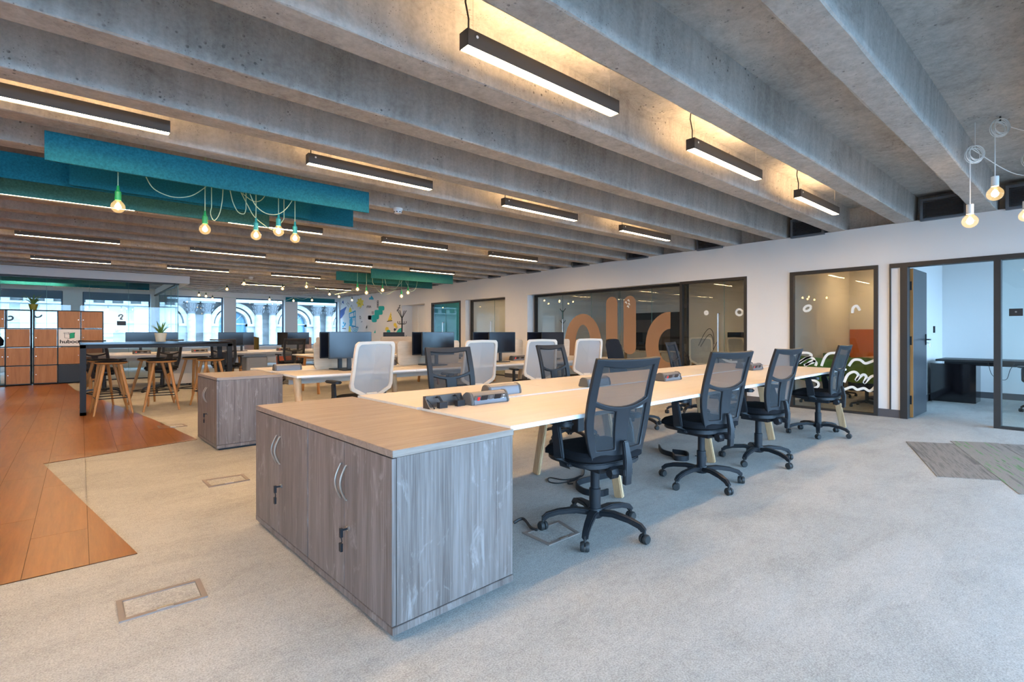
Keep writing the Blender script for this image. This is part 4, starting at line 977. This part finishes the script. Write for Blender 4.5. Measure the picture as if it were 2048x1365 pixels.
# ---------------------------------------------------------------- ventilation grilles over the wall
first = None
GL = ['the small office glass', 'the open office door', 'the squiggle meeting room window', 'the squiggle glass door', 'the tan mirrored letters', 'the steel handled glass of the letter office', 'the edge of the letter office glass', 'the clear glass door between piers', 'the teal room door', 'the white alcove door']
for k in range(-3, 16, 2):
    i_ = k + 4 + (1 if k == -3 else 0); yc = (BY[i_] + BY[i_ + 1]) / 2
    if first is None:
        t = thing('air_grille', 'dark louvred air grille above ' + GL[0], 'grille', (XW - .06, yc, 2.675), 0, 'air grilles along the wall head')
        f = MB(); w_, h_ = .235, .29
        f.box((-.0, -w_, 0), (.18, w_, .03)).box((0, -w_, h_ - .03), (.18, w_, h_)).box((0, -w_, .03), (.18, -w_ + .03, h_ - .03)).box((0, w_ - .03, .03), (.18, w_, h_ - .03))
        f.build('frame', M['grilleframe'], t); MB().box((.15, -w_ + .03, .03), (.18, w_ - .03, h_ - .03)).build('backing', M['grille'], t)
        for j in range(11):
            z = .04 + j * .0205; o = MB().add([(.004, -w_ + .03, z), (.004, w_ - .03, z), (.022, w_ - .03, z + .016), (.022, -w_ + .03, z + .016), (.004, -w_ + .03, z + .002), (.004, w_ - .03, z + .002), (.022, w_ - .03, z + .018), (.022, -w_ + .03, z + .018)], [(0, 1, 2, 3), (7, 6, 5, 4), (0, 4, 5, 1), (3, 2, 6, 7), (0, 3, 7, 4), (1, 5, 6, 2)]).build('slat', M['slat'], t)
        first = t
    else: dup(first, (XW - .06, yc, 2.675), 0, 'dark louvred air grille above ' + GL[(k + 3) // 2], first['group'])
# ---------------------------------------------------------------- floor hatches
def hatch(P, label, ins=.022):
    c = sum(P, Vector()) / 4; t = thing('floor_hatch', label, 'floor box', c); q = [p - c for p in P]
    def inset(k): return [v + (q[(i + 1) % 4] - v).normalized() * k + (q[i - 1] - v).normalized() * k for i, v in enumerate(q)]
    i1 = inset(ins); m = MB(); vs = [(v.x, v.y, z) for z in (0, .006) for v in q] + [(v.x, v.y, z) for z in (0, .006) for v in i1]
    fs = []
    for k in range(4):
        j = (k + 1) % 4; fs += [(k, j, j + 4, k + 4), (4 + k, 4 + j, 12 + j, 12 + k), (8 + k, 12 + k, 12 + j, 8 + j), (k, 8 + k, 8 + j, j)]
    m.add(vs, fs).build('frame', M['floorbox'], t)
    MB().prism([(v.x, v.y) for v in inset(ins + .002)], 0, .003).build('lid', M['carpet'], t)
    g = (i1[0] + i1[1]) / 2; s_ = (i1[1] - i1[0]).normalized(); n_ = Vector((-s_.y, s_.x, 0))
    m = MB().add([tuple(g + s_ * a_ + n_ * b_ + Vector((0, 0, z))) for z in (.004, .0085) for a_, b_ in ((-.03, -.016), (.03, -.016), (.03, .0), (-.03, .0))], [(0, 1, 2, 3), (7, 6, 5, 4), (0, 4, 5, 1), (1, 5, 6, 2), (2, 6, 7, 3), (3, 7, 4, 0)]); m.build('latch', M['steel'], t)
    return t
hatch([Vector((.121, 2.588, 0)), Vector((.434, 2.588, 0)), Vector((.436, 2.799, 0)), Vector((.12, 2.802, 0))], 'rectangular floor box lid in the carpet by the wood floor corner')
hatch([Vector((.745, 4.41, 0)), Vector((1.033, 4.42, 0)), Vector((1.032, 4.63, 0)), Vector((.74, 4.652, 0))], 'rectangular floor box lid in carpet between the cupboards')
hatch([on_z(318, 858), on_z(375, 853), on_z(368, 849), on_z(313, 853)], 'floor box lid at the wood edge near the bar stools')
hatch([on_z(1098, 1093), on_z(1160, 1068), on_z(1118, 1043), on_z(1045, 1068)], 'floor box lid under the task chair by the cupboards')
tag(MB().tube(smoothpath([on_z(1028, 1050) + Vector((0, 0, .012)), on_z(1046, 1048) + Vector((0, 0, .03)), on_z(1062, 1060) + Vector((0, 0, .012)), on_z(1074, 1064) + Vector((0, 0, .01))], 6), .009, 6).build('power_cable', M['cordblack'], smooth=True), 'thick black cable entering the floor box under task chair', 'cable')
def loop(pts, z, r, label, nm='power_cable'):
    P = [on_z(u, v, z) for u, v in pts]; return tag(MB().tube(smoothpath(P, 6), r, 6).build(nm, M['cordblack'], smooth=True), label, 'cable')
loop([(1168, 935), (1165, 952), (1130, 960), (1100, 956), (1098, 964), (1118, 967), (1150, 960), (1162, 952), (1140, 962), (1136, 968), (1146, 968)], .007, .005, 'thin black cable curled on carpet near the oak leg')
def band(pts, label, h=.045):
    P = [on_z(u, v, .0) for u, v in pts]; P = smoothpath(P, 8); m = MB().strip([p + Vector((0, 0, h / 2)) for p in P], [Vector((-(P[min(i + 1, len(P) - 1)] - P[max(i - 1, 0)]).y, (P[min(i + 1, len(P) - 1)] - P[max(i - 1, 0)]).x, 0)) for i in range(len(P))], h, .012)
    return tag(m.build('cable_guide', M['black'], smooth=True), label, 'cable guide')
band([(1222, 955), (1190, 962), (1160, 970), (1153, 978), (1170, 990), (1200, 994), (1216, 990)], 'curved black cable guide on carpet beside the chair over floor box')
band([(1318, 898), (1325, 908), (1345, 915), (1352, 922), (1375, 922), (1372, 912), (1345, 908)], 'curved black cable guide lying on carpet beneath second task chair')
tag(MB().box((-.035, -.03, 0), (.035, .03, .13)).tube([(0, 0, .13), (0, 0, .19)], .012, 8).build('power_adapter', M['black'], bev=.004), 'black power adapter hung beneath the empty bench', 'adapter').location = (2.62, 2.35, .50)
tag(MB().tube(smoothpath([(4.66, 2.62, .58), (4.64, 2.58, .4), (4.6, 2.55, .15), (4.55, 2.5, .007), (4.45, 2.5, .007)], 6), .005, 6).build('power_cable', M['cordblack'], smooth=True), 'thin black cable hanging from the cable tray of the empty bench', 'cable')
# ---------------------------------------------------------------- mobile pedestals
for p, rz, l in (((1.72, 13.55, 0), 0, 'white mobile pedestal under far bench beside bar stools'), ((3.30, 13.6, 0), 0, 'grey-white pedestal under far bench beside the lone chair')):
    t = thing('pedestal', l, 'drawer unit', p, rz); MB().prism(rrect(-.26, -.25, .22, .25, .04), .05, .58).build('body', M['offwhite'], t, bev=.006)
    for z in (.08, .30, .45): MB().box((-.20, -.262, z), (.17, -.25, z + (.20 if z < .1 else .13))).build('drawer', M['offwhite'], t)
    for x in (-.2, .17):
        for y in (-.18, .18): MB().lathe([(.022, 0), (.025, .025), (.02, .05)], (x, y, 0), 10).build('caster', M['black'], t)
# ---------------------------------------------------------------- armchairs and poufs by the window
def armchair(label):
    t = thing('armchair', label, 'armchair'); n = 14
    def shell(r, z1, th, m, nm):
        vs = []
        for k in range(n + 1):
            a_ = math.pi * (1.0 + (k / n)) ; hh = z1 - .25 * abs(k / n - .5) ** 1.5
            for rr, z in ((r, .22), (r + .05, hh), (r + .05 - th, hh), (r - th, .22)): vs.append((rr * math.cos(a_), rr * math.sin(a_) * .9, z))
        fs = [(i * 4 + j, (i + 1) * 4 + j, (i + 1) * 4 + (j + 1) % 4, i * 4 + (j + 1) % 4) for i in range(n) for j in range(4)] + [(3, 2, 1, 0), (n * 4, n * 4 + 1, n * 4 + 2, n * 4 + 3)]
        return MB().add(vs, fs).build(nm, M[m], t, bev=.01)
    shell(.40, 1.10, .03, 'mauve', 'outer_shell'); shell(.368, 1.09, .07, 'olive_fab', 'inner_back')
    for k in range(3, 12, 2):
        a_ = math.pi * (1 + k / n); MB().tube([(.30 * math.cos(a_), .27 * math.sin(a_), .48), (.345 * math.cos(a_), .31 * math.sin(a_), 1.05)], [.03, .045], 8).build('tuft', M['olive_fab'], t, smooth=True)
    MB().prism(rrect(-.30, -.25, .30, .30, .1), .24, .45).build('cushion', M['olive_fab'], t, bev=.04, seg=3)
    for x in (-.24, .24):
        for y in (-.2, .22): MB().tube([(x, y, 0), (x * .9, y * .9, .24)], [.012, .02], 8).build('leg', M['oak_dark'], t, smooth=True)
    return t
ac = armchair('olive tufted armchair with mauve outside by the window behind sideways monitor'); ac.location = (4.72, 19.3, 0); ac.rotation_euler = (0, 0, rad(-115))
dup(ac, (6.55, 19.3, 0), rad(-100), 'olive tufted armchair by the window near the mural')
for x, y, l in ((5.45, 18.3, 'dusty red round pouf between the tufted armchairs'), (6.75, 18.2, 'dusty red round pouf beside armchair near the mural')):
    t = thing('pouf', l, 'pouf', (x, y, 0)); MB().lathe([(.30, .06), (.34, .1), (.35, .36), (.31, .43), (.05, .44)], (0, 0, 0), 28).build('body', M['red_fab'], t, smooth=True); MB().lathe([(.28, 0), (.28, .06)], (0, 0, 0), 24).build('base', M['black'], t)
# ---------------------------------------------------------------- coat stand
p = on_x(804, 690, 8.25); t = thing('coat_stand', 'black metal coat stand beside the mural and alcove', 'coat stand', (8.25, p.y, 0))
m = MB().tube([(0, 0, .03), (0, 0, 1.72)], .022, 10).build('pole', M['blackmetal'], t, smooth=True); MB().lathe([(.2, 0), (.2, .015), (.03, .03)], (0, 0, 0), 24).build('base', M['blackmetal'], t, smooth=True)
for k in range(4):
    a_ = k * math.pi / 2 + .6; c, s = math.cos(a_), math.sin(a_)
    MB().tube([(0, 0, 1.66), (.06 * c, .06 * s, 1.76), (.16 * c, .16 * s, 1.93)], .011, 8).build('top_arm', M['blackmetal'], t, smooth=True)
    for z in (1.50, 1.02): MB().tube(smoothpath([(0, 0, z), (.07 * c, .07 * s, z - .03), (.15 * c, .15 * s, z + .0), (.16 * c, .16 * s, z + .07)], 4), .010, 8).build('hook', M['blackmetal'], t, smooth=True)
# ---------------------------------------------------------------- mural (flat paint on the wall)
mur = thing('mural', 'hand painted teal, yellow and navy doodle mural on the white wall', 'mural', (XW, 18, 0))
def MP(x, y): q = on_x(640 + x / 6.827, 560 + y / 6.827, XW - .001); return (q.y - 18, q.z)
def blob(pts, m, nm, lift=.0, sm=True):
    if sm: P = [(v.x, v.y) for v in smoothpath([(a_, b_, 0) for a_, b_ in pts] + [(pts[0][0], pts[0][1], 0)], 5)][:-1]
    else: P = pts
    MB().prism([MP(a_, b_) for a_, b_ in P], -.003 - lift, -.0005, 'x').build(nm, M[m], mur)
def mline(pts, m, nm, w=.02, sm=True):
    P = [(v.x, v.y) for v in smoothpath([(a_, b_, 0) for a_, b_ in pts], 4)] if sm else pts
    q = [MP(a_, b_) for a_, b_ in P]; MB().strip([(-.004, a_, b_) for a_, b_ in q], (1, 0, 0), w, .003).build(nm, M[m], mur)
blob([(670, 270), (672, 245), (690, 240), (700, 217), (718, 235), (728, 250), (728, 270)], 'mu_blue', 'cloud')
blob([(548 + (52 if k % 2 else 36) * math.cos(math.pi * k / 7), 315 + (72 if k % 2 else 50) * math.sin(math.pi * k / 7)) for k in range(14)], 'mu_yellow', 'flower')
for c in ((520, 260), (530, 320), (545, 325), (590, 340), (545, 380), (505, 300)): mline([(c[0], c[1]), (c[0] + 5, c[1] + 14)], 'mu_black', 'petal_mark', .022)
mline([(637, 385), (643, 360), (652, 360), (657, 383), (664, 358), (673, 360), (678, 383), (685, 360), (693, 362), (698, 383)], 'mu_black', 'squiggle', .025)
blob(rrect(655, 487, 760, 545, 14), 'mu_sky', 'patch', 0, False)
for k, (a_, b_, c, d_) in enumerate(((708, 480, 775, 580), (708, 480, 805, 540), (745, 412, 855, 478), (745, 425, 805, 520), (800, 358, 878, 420))): blob(rrect(a_, b_, c, d_, 20), 'mu_teal', 'patch', .0006 * (k + 1), False)
for x in (713, 727): mline([(x, 430), (x, 470)], 'mu_black', 'tally', .03, False)
blob([(968, 440), (985, 560), (922, 566)], 'mu_yellow', 'cheese', 0, False); mline([(915, 570), (987, 558)], 'mu_black', 'base_line', .03, False)
for c in ((950, 545), (965, 540), (975, 520), (960, 500), (968, 475), (935, 550)): mline([(c[0], c[1]), (c[0] + 4, c[1] + 8)], 'mu_black', 'fleck', .025, False)
blob([(1116, 655), (1075, 672), (1040, 720), (1005, 745), (990, 800), (945, 860), (940, 908), (1005, 916), (1040, 850), (1116, 838)], 'mu_teal', 'hill')
for x in (1055, 1075, 1095): mline([(x, 770), (x + 2, 830)], 'mu_black', 'crate_line', .022, False)
for y in (775, 800, 828): mline([(1050, y), (1110, y - 6)], 'mu_black', 'crate_line', .022, False)
for k, (c, r, m) in enumerate((((915, 675), 24, 'mu_yellow'), ((935, 715), 26, 'mu_teal'), ((908, 745), 18, 'mu_navy'), ((945, 750), 18, 'mu_sky'), ((915, 785), 22, 'mu_yellow'), ((955, 790), 20, 'mu_navy'), ((1025, 615), 20, 'mu_yellow'), ((1040, 640), 16, 'mu_yellow'), ((1022, 680), 14, 'mu_black'))):
    blob([(c[0] + r * (1 + .15 * math.sin(3 * i)) * math.cos(i * .785), c[1] + r * 1.25 * math.sin(i * .785)) for i in range(8)], m, 'figure_patch', .0004 * k)
mline([(1010, 720), (1020, 690), (1045, 670), (1055, 640), (1045, 625)], 'mu_black', 'figure_line', .022)
mline([(1052, 432), (1056, 410), (1075, 412), (1068, 385), (1090, 385), (1082, 358), (1098, 348)], 'mu_black', 'curl', .03)
for k in range(4): mline([(780 + 0 * k, 290 + 25 * k), (795, 285 + 25 * k), (800, 300 + 25 * k), (784, 305 + 25 * k), (780, 290 + 25 * k)], 'mu_black', 'bead', .02)
blob([(275, 420), (320, 392), (362, 368), (338, 430), (330, 470), (276, 530)], 'mu_navy', 'sail'); blob([(298, 310), (318, 280), (326, 330)], 'mu_navy', 'bird', 0, False)
for c in ((365, 320), (378, 305), (392, 318), (380, 345), (420, 350), (433, 345), (285, 315), (445, 378)): mline([(c[0], c[1]), (c[0] + 7, c[1] + 22)], 'mu_black', 'fleck', .02, False)
blob([(395, 440), (400, 400), (415, 375), (430, 410), (428, 440)], 'mu_yellow', 'bottle')
for P in ([(398, 465), (485, 425)], [(485, 425), (485, 640)], [(462, 435), (465, 560)], [(400, 520), (485, 505)], [(400, 620), (488, 640)], [(400, 465), (403, 520)]): mline(P, 'mu_blue', 'stand_line', .055, False)
blob([(403, 540), (440, 520), (445, 570), (430, 625), (405, 600)], 'mu_blue', 'tank')
for k, r in enumerate((48, 34, 20)): mline([(475 + r * math.cos(a_ * .314), 645 + r * 1.4 * math.sin(a_ * .314)) for a_ in range(11)], 'mu_blue', 'rainbow', .035)
mline([(430, 640), (520, 648)], 'mu_navy', 'base_line', .025, False)
blob([(390, 720), (395, 650), (405, 630), (418, 660), (420, 720)], 'mu_yellow', 'vase')
for c in ((640, 620, 'mu_sky'), (755, 685, 'mu_teal')): blob([(c[0], c[1]), (c[0] + 6, c[1] + 42), (c[0] - 20, c[1] + 42)], c[2], 'sail', 0, False)
for c in ((320, 590), (335, 620), (315, 640), (345, 600)): blob(rrect(c[0] - 8, c[1] - 14, c[0] + 8, c[1] + 14, 5), 'mu_blue', 'leaf_mark', 0, False)
mline([(303, 665), (355, 668)], 'mu_black', 'base_line', .03, False); mline([(545, 530), (545, 495), (555, 505), (560, 530), (545, 530)], 'mu_black', 'bell', .022)
mline([(560, 580), (568, 572), (580, 574)], 'mu_black', 'fleck', .02); blob(rrect(600, 400, 703, 728, 2), 'trimwhite' if False else 'white', 'door_panel', .0, False)
# ---------------------------------------------------------------- decals on the glass
def decal(nm, label, X=None, Y=None):
    return thing(nm, label, 'decal', (X or 0, Y or 0, 0))
def dl(t, pts, m, w, X=None, Y=None, cl=False):
    P = [on_x(u, v, X) if X else on_y(u, v, Y) for u, v in pts]; P = smoothpath(P + ([P[0]] if cl else []), 6)
    o = Vector((X or 0, Y or 0, 0)); MB().strip([p - o for p in P], (1, 0, 0) if X else (0, 1, 0), w, .0016).build('stroke', M[m], t)
def c5(pts): return [(1240 + a_ / 3.792, 520 + b_ / 3.792) for a_, b_ in pts]
X2 = XW - .002; t = decal('glass_decal', 'white squiggle decals on the meeting room window with green chairs', X2)
for P in ([(1320, 728), (1345, 708), (1420, 706), (1452, 726), (1400, 752), (1355, 780)], [(1360, 785), (1425, 742), (1465, 750), (1470, 775), (1395, 800)], [(1405, 805), (1455, 768), (1488, 780), (1482, 805)], [(1528, 806), (1552, 745), (1585, 712), (1640, 706)], [(1735, 806), (1770, 762), (1820, 760), (1858, 785), (1900, 775), (1945, 755)],
          [(1700, 930), (1728, 872), (1775, 850), (1808, 875), (1790, 915), (1842, 872), (1868, 890), (1852, 935), (1908, 885), (1945, 892), (1938, 955), (1895, 995), (1850, 975), (1800, 985), (1760, 965), (1700, 985)], [(1375, 990), (1490, 968), (1500, 930), (1440, 905)], [(1762, 405), (1768, 365), (1795, 350), (1820, 385)]): dl(t, c5(P), 'decal_white', .036, X2)
dl(t, c5([(1422 + 26 * math.cos(k), 368 + 20 * math.sin(k) - 7 * math.cos(k)) for k in (0, .8, 1.6, 2.4, 3.2, 4, 4.8, 5.6)]), 'decal_white', .036, X2, None, True)
X3 = XW + .018; t = decal('glass_decal', 'white squiggle and thin dark hill decals on glass door', X3)
for P in ([(705, 718), (740, 708), (785, 752), (830, 772), (890, 775)], [(838, 762), (858, 720), (895, 710), (925, 730), (960, 716)]): dl(t, c5(P), 'decal_white', .04, X3)
for cx_, cy_, r in ((655, 402, 11), (905, 398, 24)): dl(t, c5([(cx_ + r * math.cos(k), cy_ + r * .95 * math.sin(k)) for k in (0, .8, 1.6, 2.4, 3.2, 4, 4.8, 5.6)]), 'decal_white', .036, X3, None, True)
for P in ([(595, 652), (640, 560), (678, 522), (706, 555), (714, 640)], [(610, 660), (655, 588), (685, 566), (704, 600), (706, 680)], [(390, 602), (440, 625), (485, 690), (520, 770)], [(390, 648), (430, 672), (470, 725), (492, 790)], [(690, 720), (745, 605)]): dl(t, c5(P), 'decal_black', .010, X3)
X4 = XW + .268; t = decal('glass_letters', 'tan translucent letters of a mirrored hello on the office glass', X4)
def lring(cu, cv, rx, ry, ix, iy, half, nm):
    n = 32; vs = []; fs = []
    rng = [math.pi / 2 + math.pi * k / n for k in range(n + 1)] if half else [2 * math.pi * k / n for k in range(n + 1)]
    for a_ in rng:
        for x_, y_ in ((rx, ry), (ix, iy)):
            p = on_x(cu + x_ * math.cos(a_), cv - y_ * math.sin(a_), X4)
            for dx in (0, .001): vs.append((dx, p.y, p.z))
    for k in range(n): o_ = k * 4; fs += [(o_, o_ + 2, o_ + 6, o_ + 4), (o_ + 1, o_ + 5, o_ + 7, o_ + 3)]
    MB().add(vs, fs).build(nm, M['decal_tan'], t)
lring(1166, 690, 37, 62, 15, 40, False, 'letter'); lring(1341, 692, 50, 68, 24, 34, True, 'letter')
for u0, u1, v0 in ((1212, 1235, 594), (1247, 1272, 592)):
    a_ = on_x(u0, v0, X4); b_ = on_x(u1, v0, X4); y0, y1 = sorted((a_.y, b_.y)); z1 = (a_.z + b_.z) / 2; r = (y1 - y0) / 2 - .001
    MB().prism([(y, z) for y, z in rrect(y0, .72, y1, z1, r * .98, 8)], 0, .001, 'x').build('letter', M['decal_tan'], t)
    if u0 > 1240:
        for du, dv in ((5, 14), (10, 10), (11, 17), (9, 22)): dl(t, [(u0 + du - 2, v0 + dv), (u0 + du, v0 + dv - 2), (u0 + du + 1.5, v0 + dv + 2)], 'decal_white', .025, X4 - .002)
Y5 = 16.04; t = decal('glass_decal', 'dark grey brush curl decals on glass of the far meeting room', None, Y5)
for P in ([(15, 641), (23, 640), (26, 636), (22, 633), (16, 634)], [(69, 632), (73, 635), (80, 634), (84, 630)], [(237, 634), (239, 630.5), (243, 630), (245.5, 632), (243, 635.5), (241, 638.5), (246, 639)]): dl(t, P, 'decal_grey', .032, None, Y5)
p = on_y(243, 647, 16.035); tag(MB().box((-.09, -.006, -.055), (.09, .006, .055)).build('door_sign', M['sign']), 'small black sign on the far glass meeting room', 'sign').location = p
p = on_x(2032, 625, XW + .015); t = thing('door_sign', 'black sign on the office glass beside open door', 'sign', p); MB().box((-.008, -.06, -.045), (0, .06, .045)).build('plate', M['sign'], t); MB().lathe([(.010, 0), (.010, .001)], (0, 0, 0), 12, Matrix.Translation((-.008, 0, .005)) @ Matrix.Rotation(-math.pi / 2, 4, 'Y')).build('symbol', M['decal_grey'], t)
for a_, b_, l in ((.0, 0, 0),): pass
# ---------------------------------------------------------------- behind the glass: small office
t = thing('cabinet', 'glossy black low cabinet inside the small office with open door', 'cabinet', (11.08, 1.30, 0)); MB().box((0, 0, .02), (.50, .58, .66)).build('body', M['glossblack'], t, bev=.003); MB().box((.02, .02, 0), (.48, .56, .02)).build('plinth', M['steel'], t)
t = thing('office_desk', 'dark topped desk over the black cabinet in small office', 'desk', (11.0, -.6, 0)); MB().box((0, 0, .70), (.8, 2.4, .735)).build('tabletop', M['sign'], t, bev=.003)
MB().box((.1, .1, .64), (.16, 2.3, .70)).build('rail', M['blackmetal'], t)
for y in (.3, 2.25): MB().box((.36, y, .0 if y < 1 else .661), (.42, y + .08, .70)).build('leg', M['blackmetal'], t)
MB().tube(smoothpath([(.05, 1.75, .70), (.03, 1.7, .5), (.03, 1.55, .44), (.05, 1.5, .60), (.05, 1.45, .70)], 5), .004, 6).build('cable', M['cordblack'], t)
dup(c0, (10.55, .45, 0), rad(-70), 'black task chair inside small office, partly behind door post')
dup(c0, (9.9, -.35, 0), rad(-60), 'black task chair behind the small office glass')
for y, z, w_, nm in ((1.9, 1.62, .08, 'thermostat'), ):
    tag(MB().box((9.75, 1.915, 1.5), (9.83, 1.93, 1.58)).build('light_switch', M['trimwhite']), 'white square switch on small office wall', 'switch')
tag(MB().box((11.6, 1.912, 1.18), (11.68, 1.93, 1.30)).build('wall_socket', M['blackmetal']), 'dark socket plate on small office wall', 'socket')
# green-chair meeting room
t = thing('meeting_table', 'wooden topped meeting table behind the squiggle window', 'table', (10.0, 2.15, 0)); MB().prism(rrect(0, 0, 1.7, .62, .15), .71, .74).build('tabletop', M['walnut'], t, bev=.004)
MB().lathe([(.28, 0), (.28, .02), (.05, .04), (.05, .70)], (.85, .31, 0), 20).build('pedestal', M['blackmetal'], t)
def tub(label):
    t = thing('tub_chair', label, 'chair'); n = 14; vs = []
    for k in range(n + 1):
        a_ = math.pi * (.95 + 1.1 * k / n); hh = .80 - .10 * abs(k / n - .5)
        for r, z in ((.27, .40), (.31, hh), (.27, hh), (.24, .42)): vs.append((r * math.cos(a_), r * math.sin(a_), z))
    fs = [(i * 4 + j, (i + 1) * 4 + j, (i + 1) * 4 + (j + 1) % 4, i * 4 + (j + 1) % 4) for i in range(n) for j in range(4)] + [(3, 2, 1, 0), (n * 4, n * 4 + 1, n * 4 + 2, n * 4 + 3)]
    MB().add(vs, fs).build('backrest', M['green_fab'], t, bev=.008); MB().lathe([(.05, .38), (.25, .39), (.265, .44), (.24, .47), (.02, .48)], (0, 0, 0), 22).build('seat', M['green_fab'], t, smooth=True)
    MB().tube([(0, 0, .06), (0, 0, .38)], .025, 10).build('stem', M['blackmetal'], t)
    for k in range(4):
        a_ = math.pi / 4 + k * math.pi / 2; MB().tube([(0, 0, .09), (.24 * math.cos(a_), .24 * math.sin(a_), .055)], [.022, .013], 8).lathe([(.02, 0), (.024, .022), (.018, .05)], (.24 * math.cos(a_), .24 * math.sin(a_), 0), 10).build('leg', M['blackmetal'], t)
    return t
tb = tub('green tub chair on casters at the window end of meeting table'); tb.location = (9.50, 2.40, 0); tb.rotation_euler = (0, 0, rad(-90))
dup(tb, (9.35, 3.06, 0), rad(-120), 'green tub chair at the meeting table far corner'); dup(tb, (10.75, 3.10, 0), rad(180), 'green tub chair on the meeting table long side')
tag(MB().box((XR - .03, 2.1, .3), (XR - .005, 2.75, 1.25)).build('wall_panel', M['orange']), 'orange wall panel at the rear of the green-chair meeting room', 'panel'); tag(MB().box((11.95, 2.1, .0), (12.3, 3.35, .42)).build('banquette', M['navy_fab'], bev=.02), 'navy upholstered bench behind the meeting table', 'bench')
tag(MB().box((XR - .03, 2.95, .3), (XR - .005, 3.43, 1.25)).build('wall_panel', M['orange']), 'narrow orange wall panel beside navy bench', 'panel')
# office behind the letters
for yy, l in ((4.3, 'pale desk inside office behind the squiggle glass door'), (6.6, 'pale desk inside office behind the tan letters')):
    t = thing('office_desk', l, 'desk', (10.2, yy, 0)); MB().box((0, 0, .71), (.8, 1.6, .735)).build('tabletop', M['desktop'], t, bev=.003)
    for x in (.05, .70):
        for y in (.05, 1.5): MB().box((x, y, 0), (x + .05, y + .05, .71)).build('leg', M['oak'], t)
dup(wc, (9.75, 5.3, 0), rad(-70), 'white mesh chair behind the tan round letter'); dup(wc, (9.7, 4.35, 0), rad(-110), 'white mesh chair behind the squiggle glass door')
dup(mo, (10.7, 5.0, .736), rad(-90), 'dark monitor inside office behind the squiggle door'); dup(mo, (10.7, 7.4, .736), rad(-90), 'dark monitor inside the office behind tan letters')
t = thing('wall_screen', 'large black wall screen in office behind squiggle glass door', 'television', (11.6, 3.56, 1.35)); MB().box((-.75, 0, -.45), (.6, .04, .45)).build('housing', M['bezel'], t); MB().box((-.73, .04, -.43), (.58, .043, .43)).build('display', M['screen'], t)
t = thing('wall_screen', 'black framed board in the office behind tan letters', 'board', (XR - .04, 8.3, 1.2)); MB().box((0, -.9, -.55), (.035, .9, .55)).build('frame', M['sign'], t); MB().box((-.004, -.6, -.35), (0, .6, .35)).build('board', M['steel_dark'], t)
p = on_x(1066, 640, 9.4); t = thing('coat_stand', 'slim black coat stand inside office behind the glass, by its door', 'coat stand', (9.4, 8.95, 0)); MB().tube([(0, 0, .02), (0, 0, 1.75)], .015, 8).build('pole', M['blackmetal'], t); MB().lathe([(.18, 0), (.18, .02), (.02, .03)], (0, 0, 0), 20).build('base', M['blackmetal'], t)
for z in (1.7, 1.4):
    for s in (-1, 1): MB().tube([(0, 0, z), (0, s * .1, z + .1)], .008, 6).build('hook', M['blackmetal'], t)
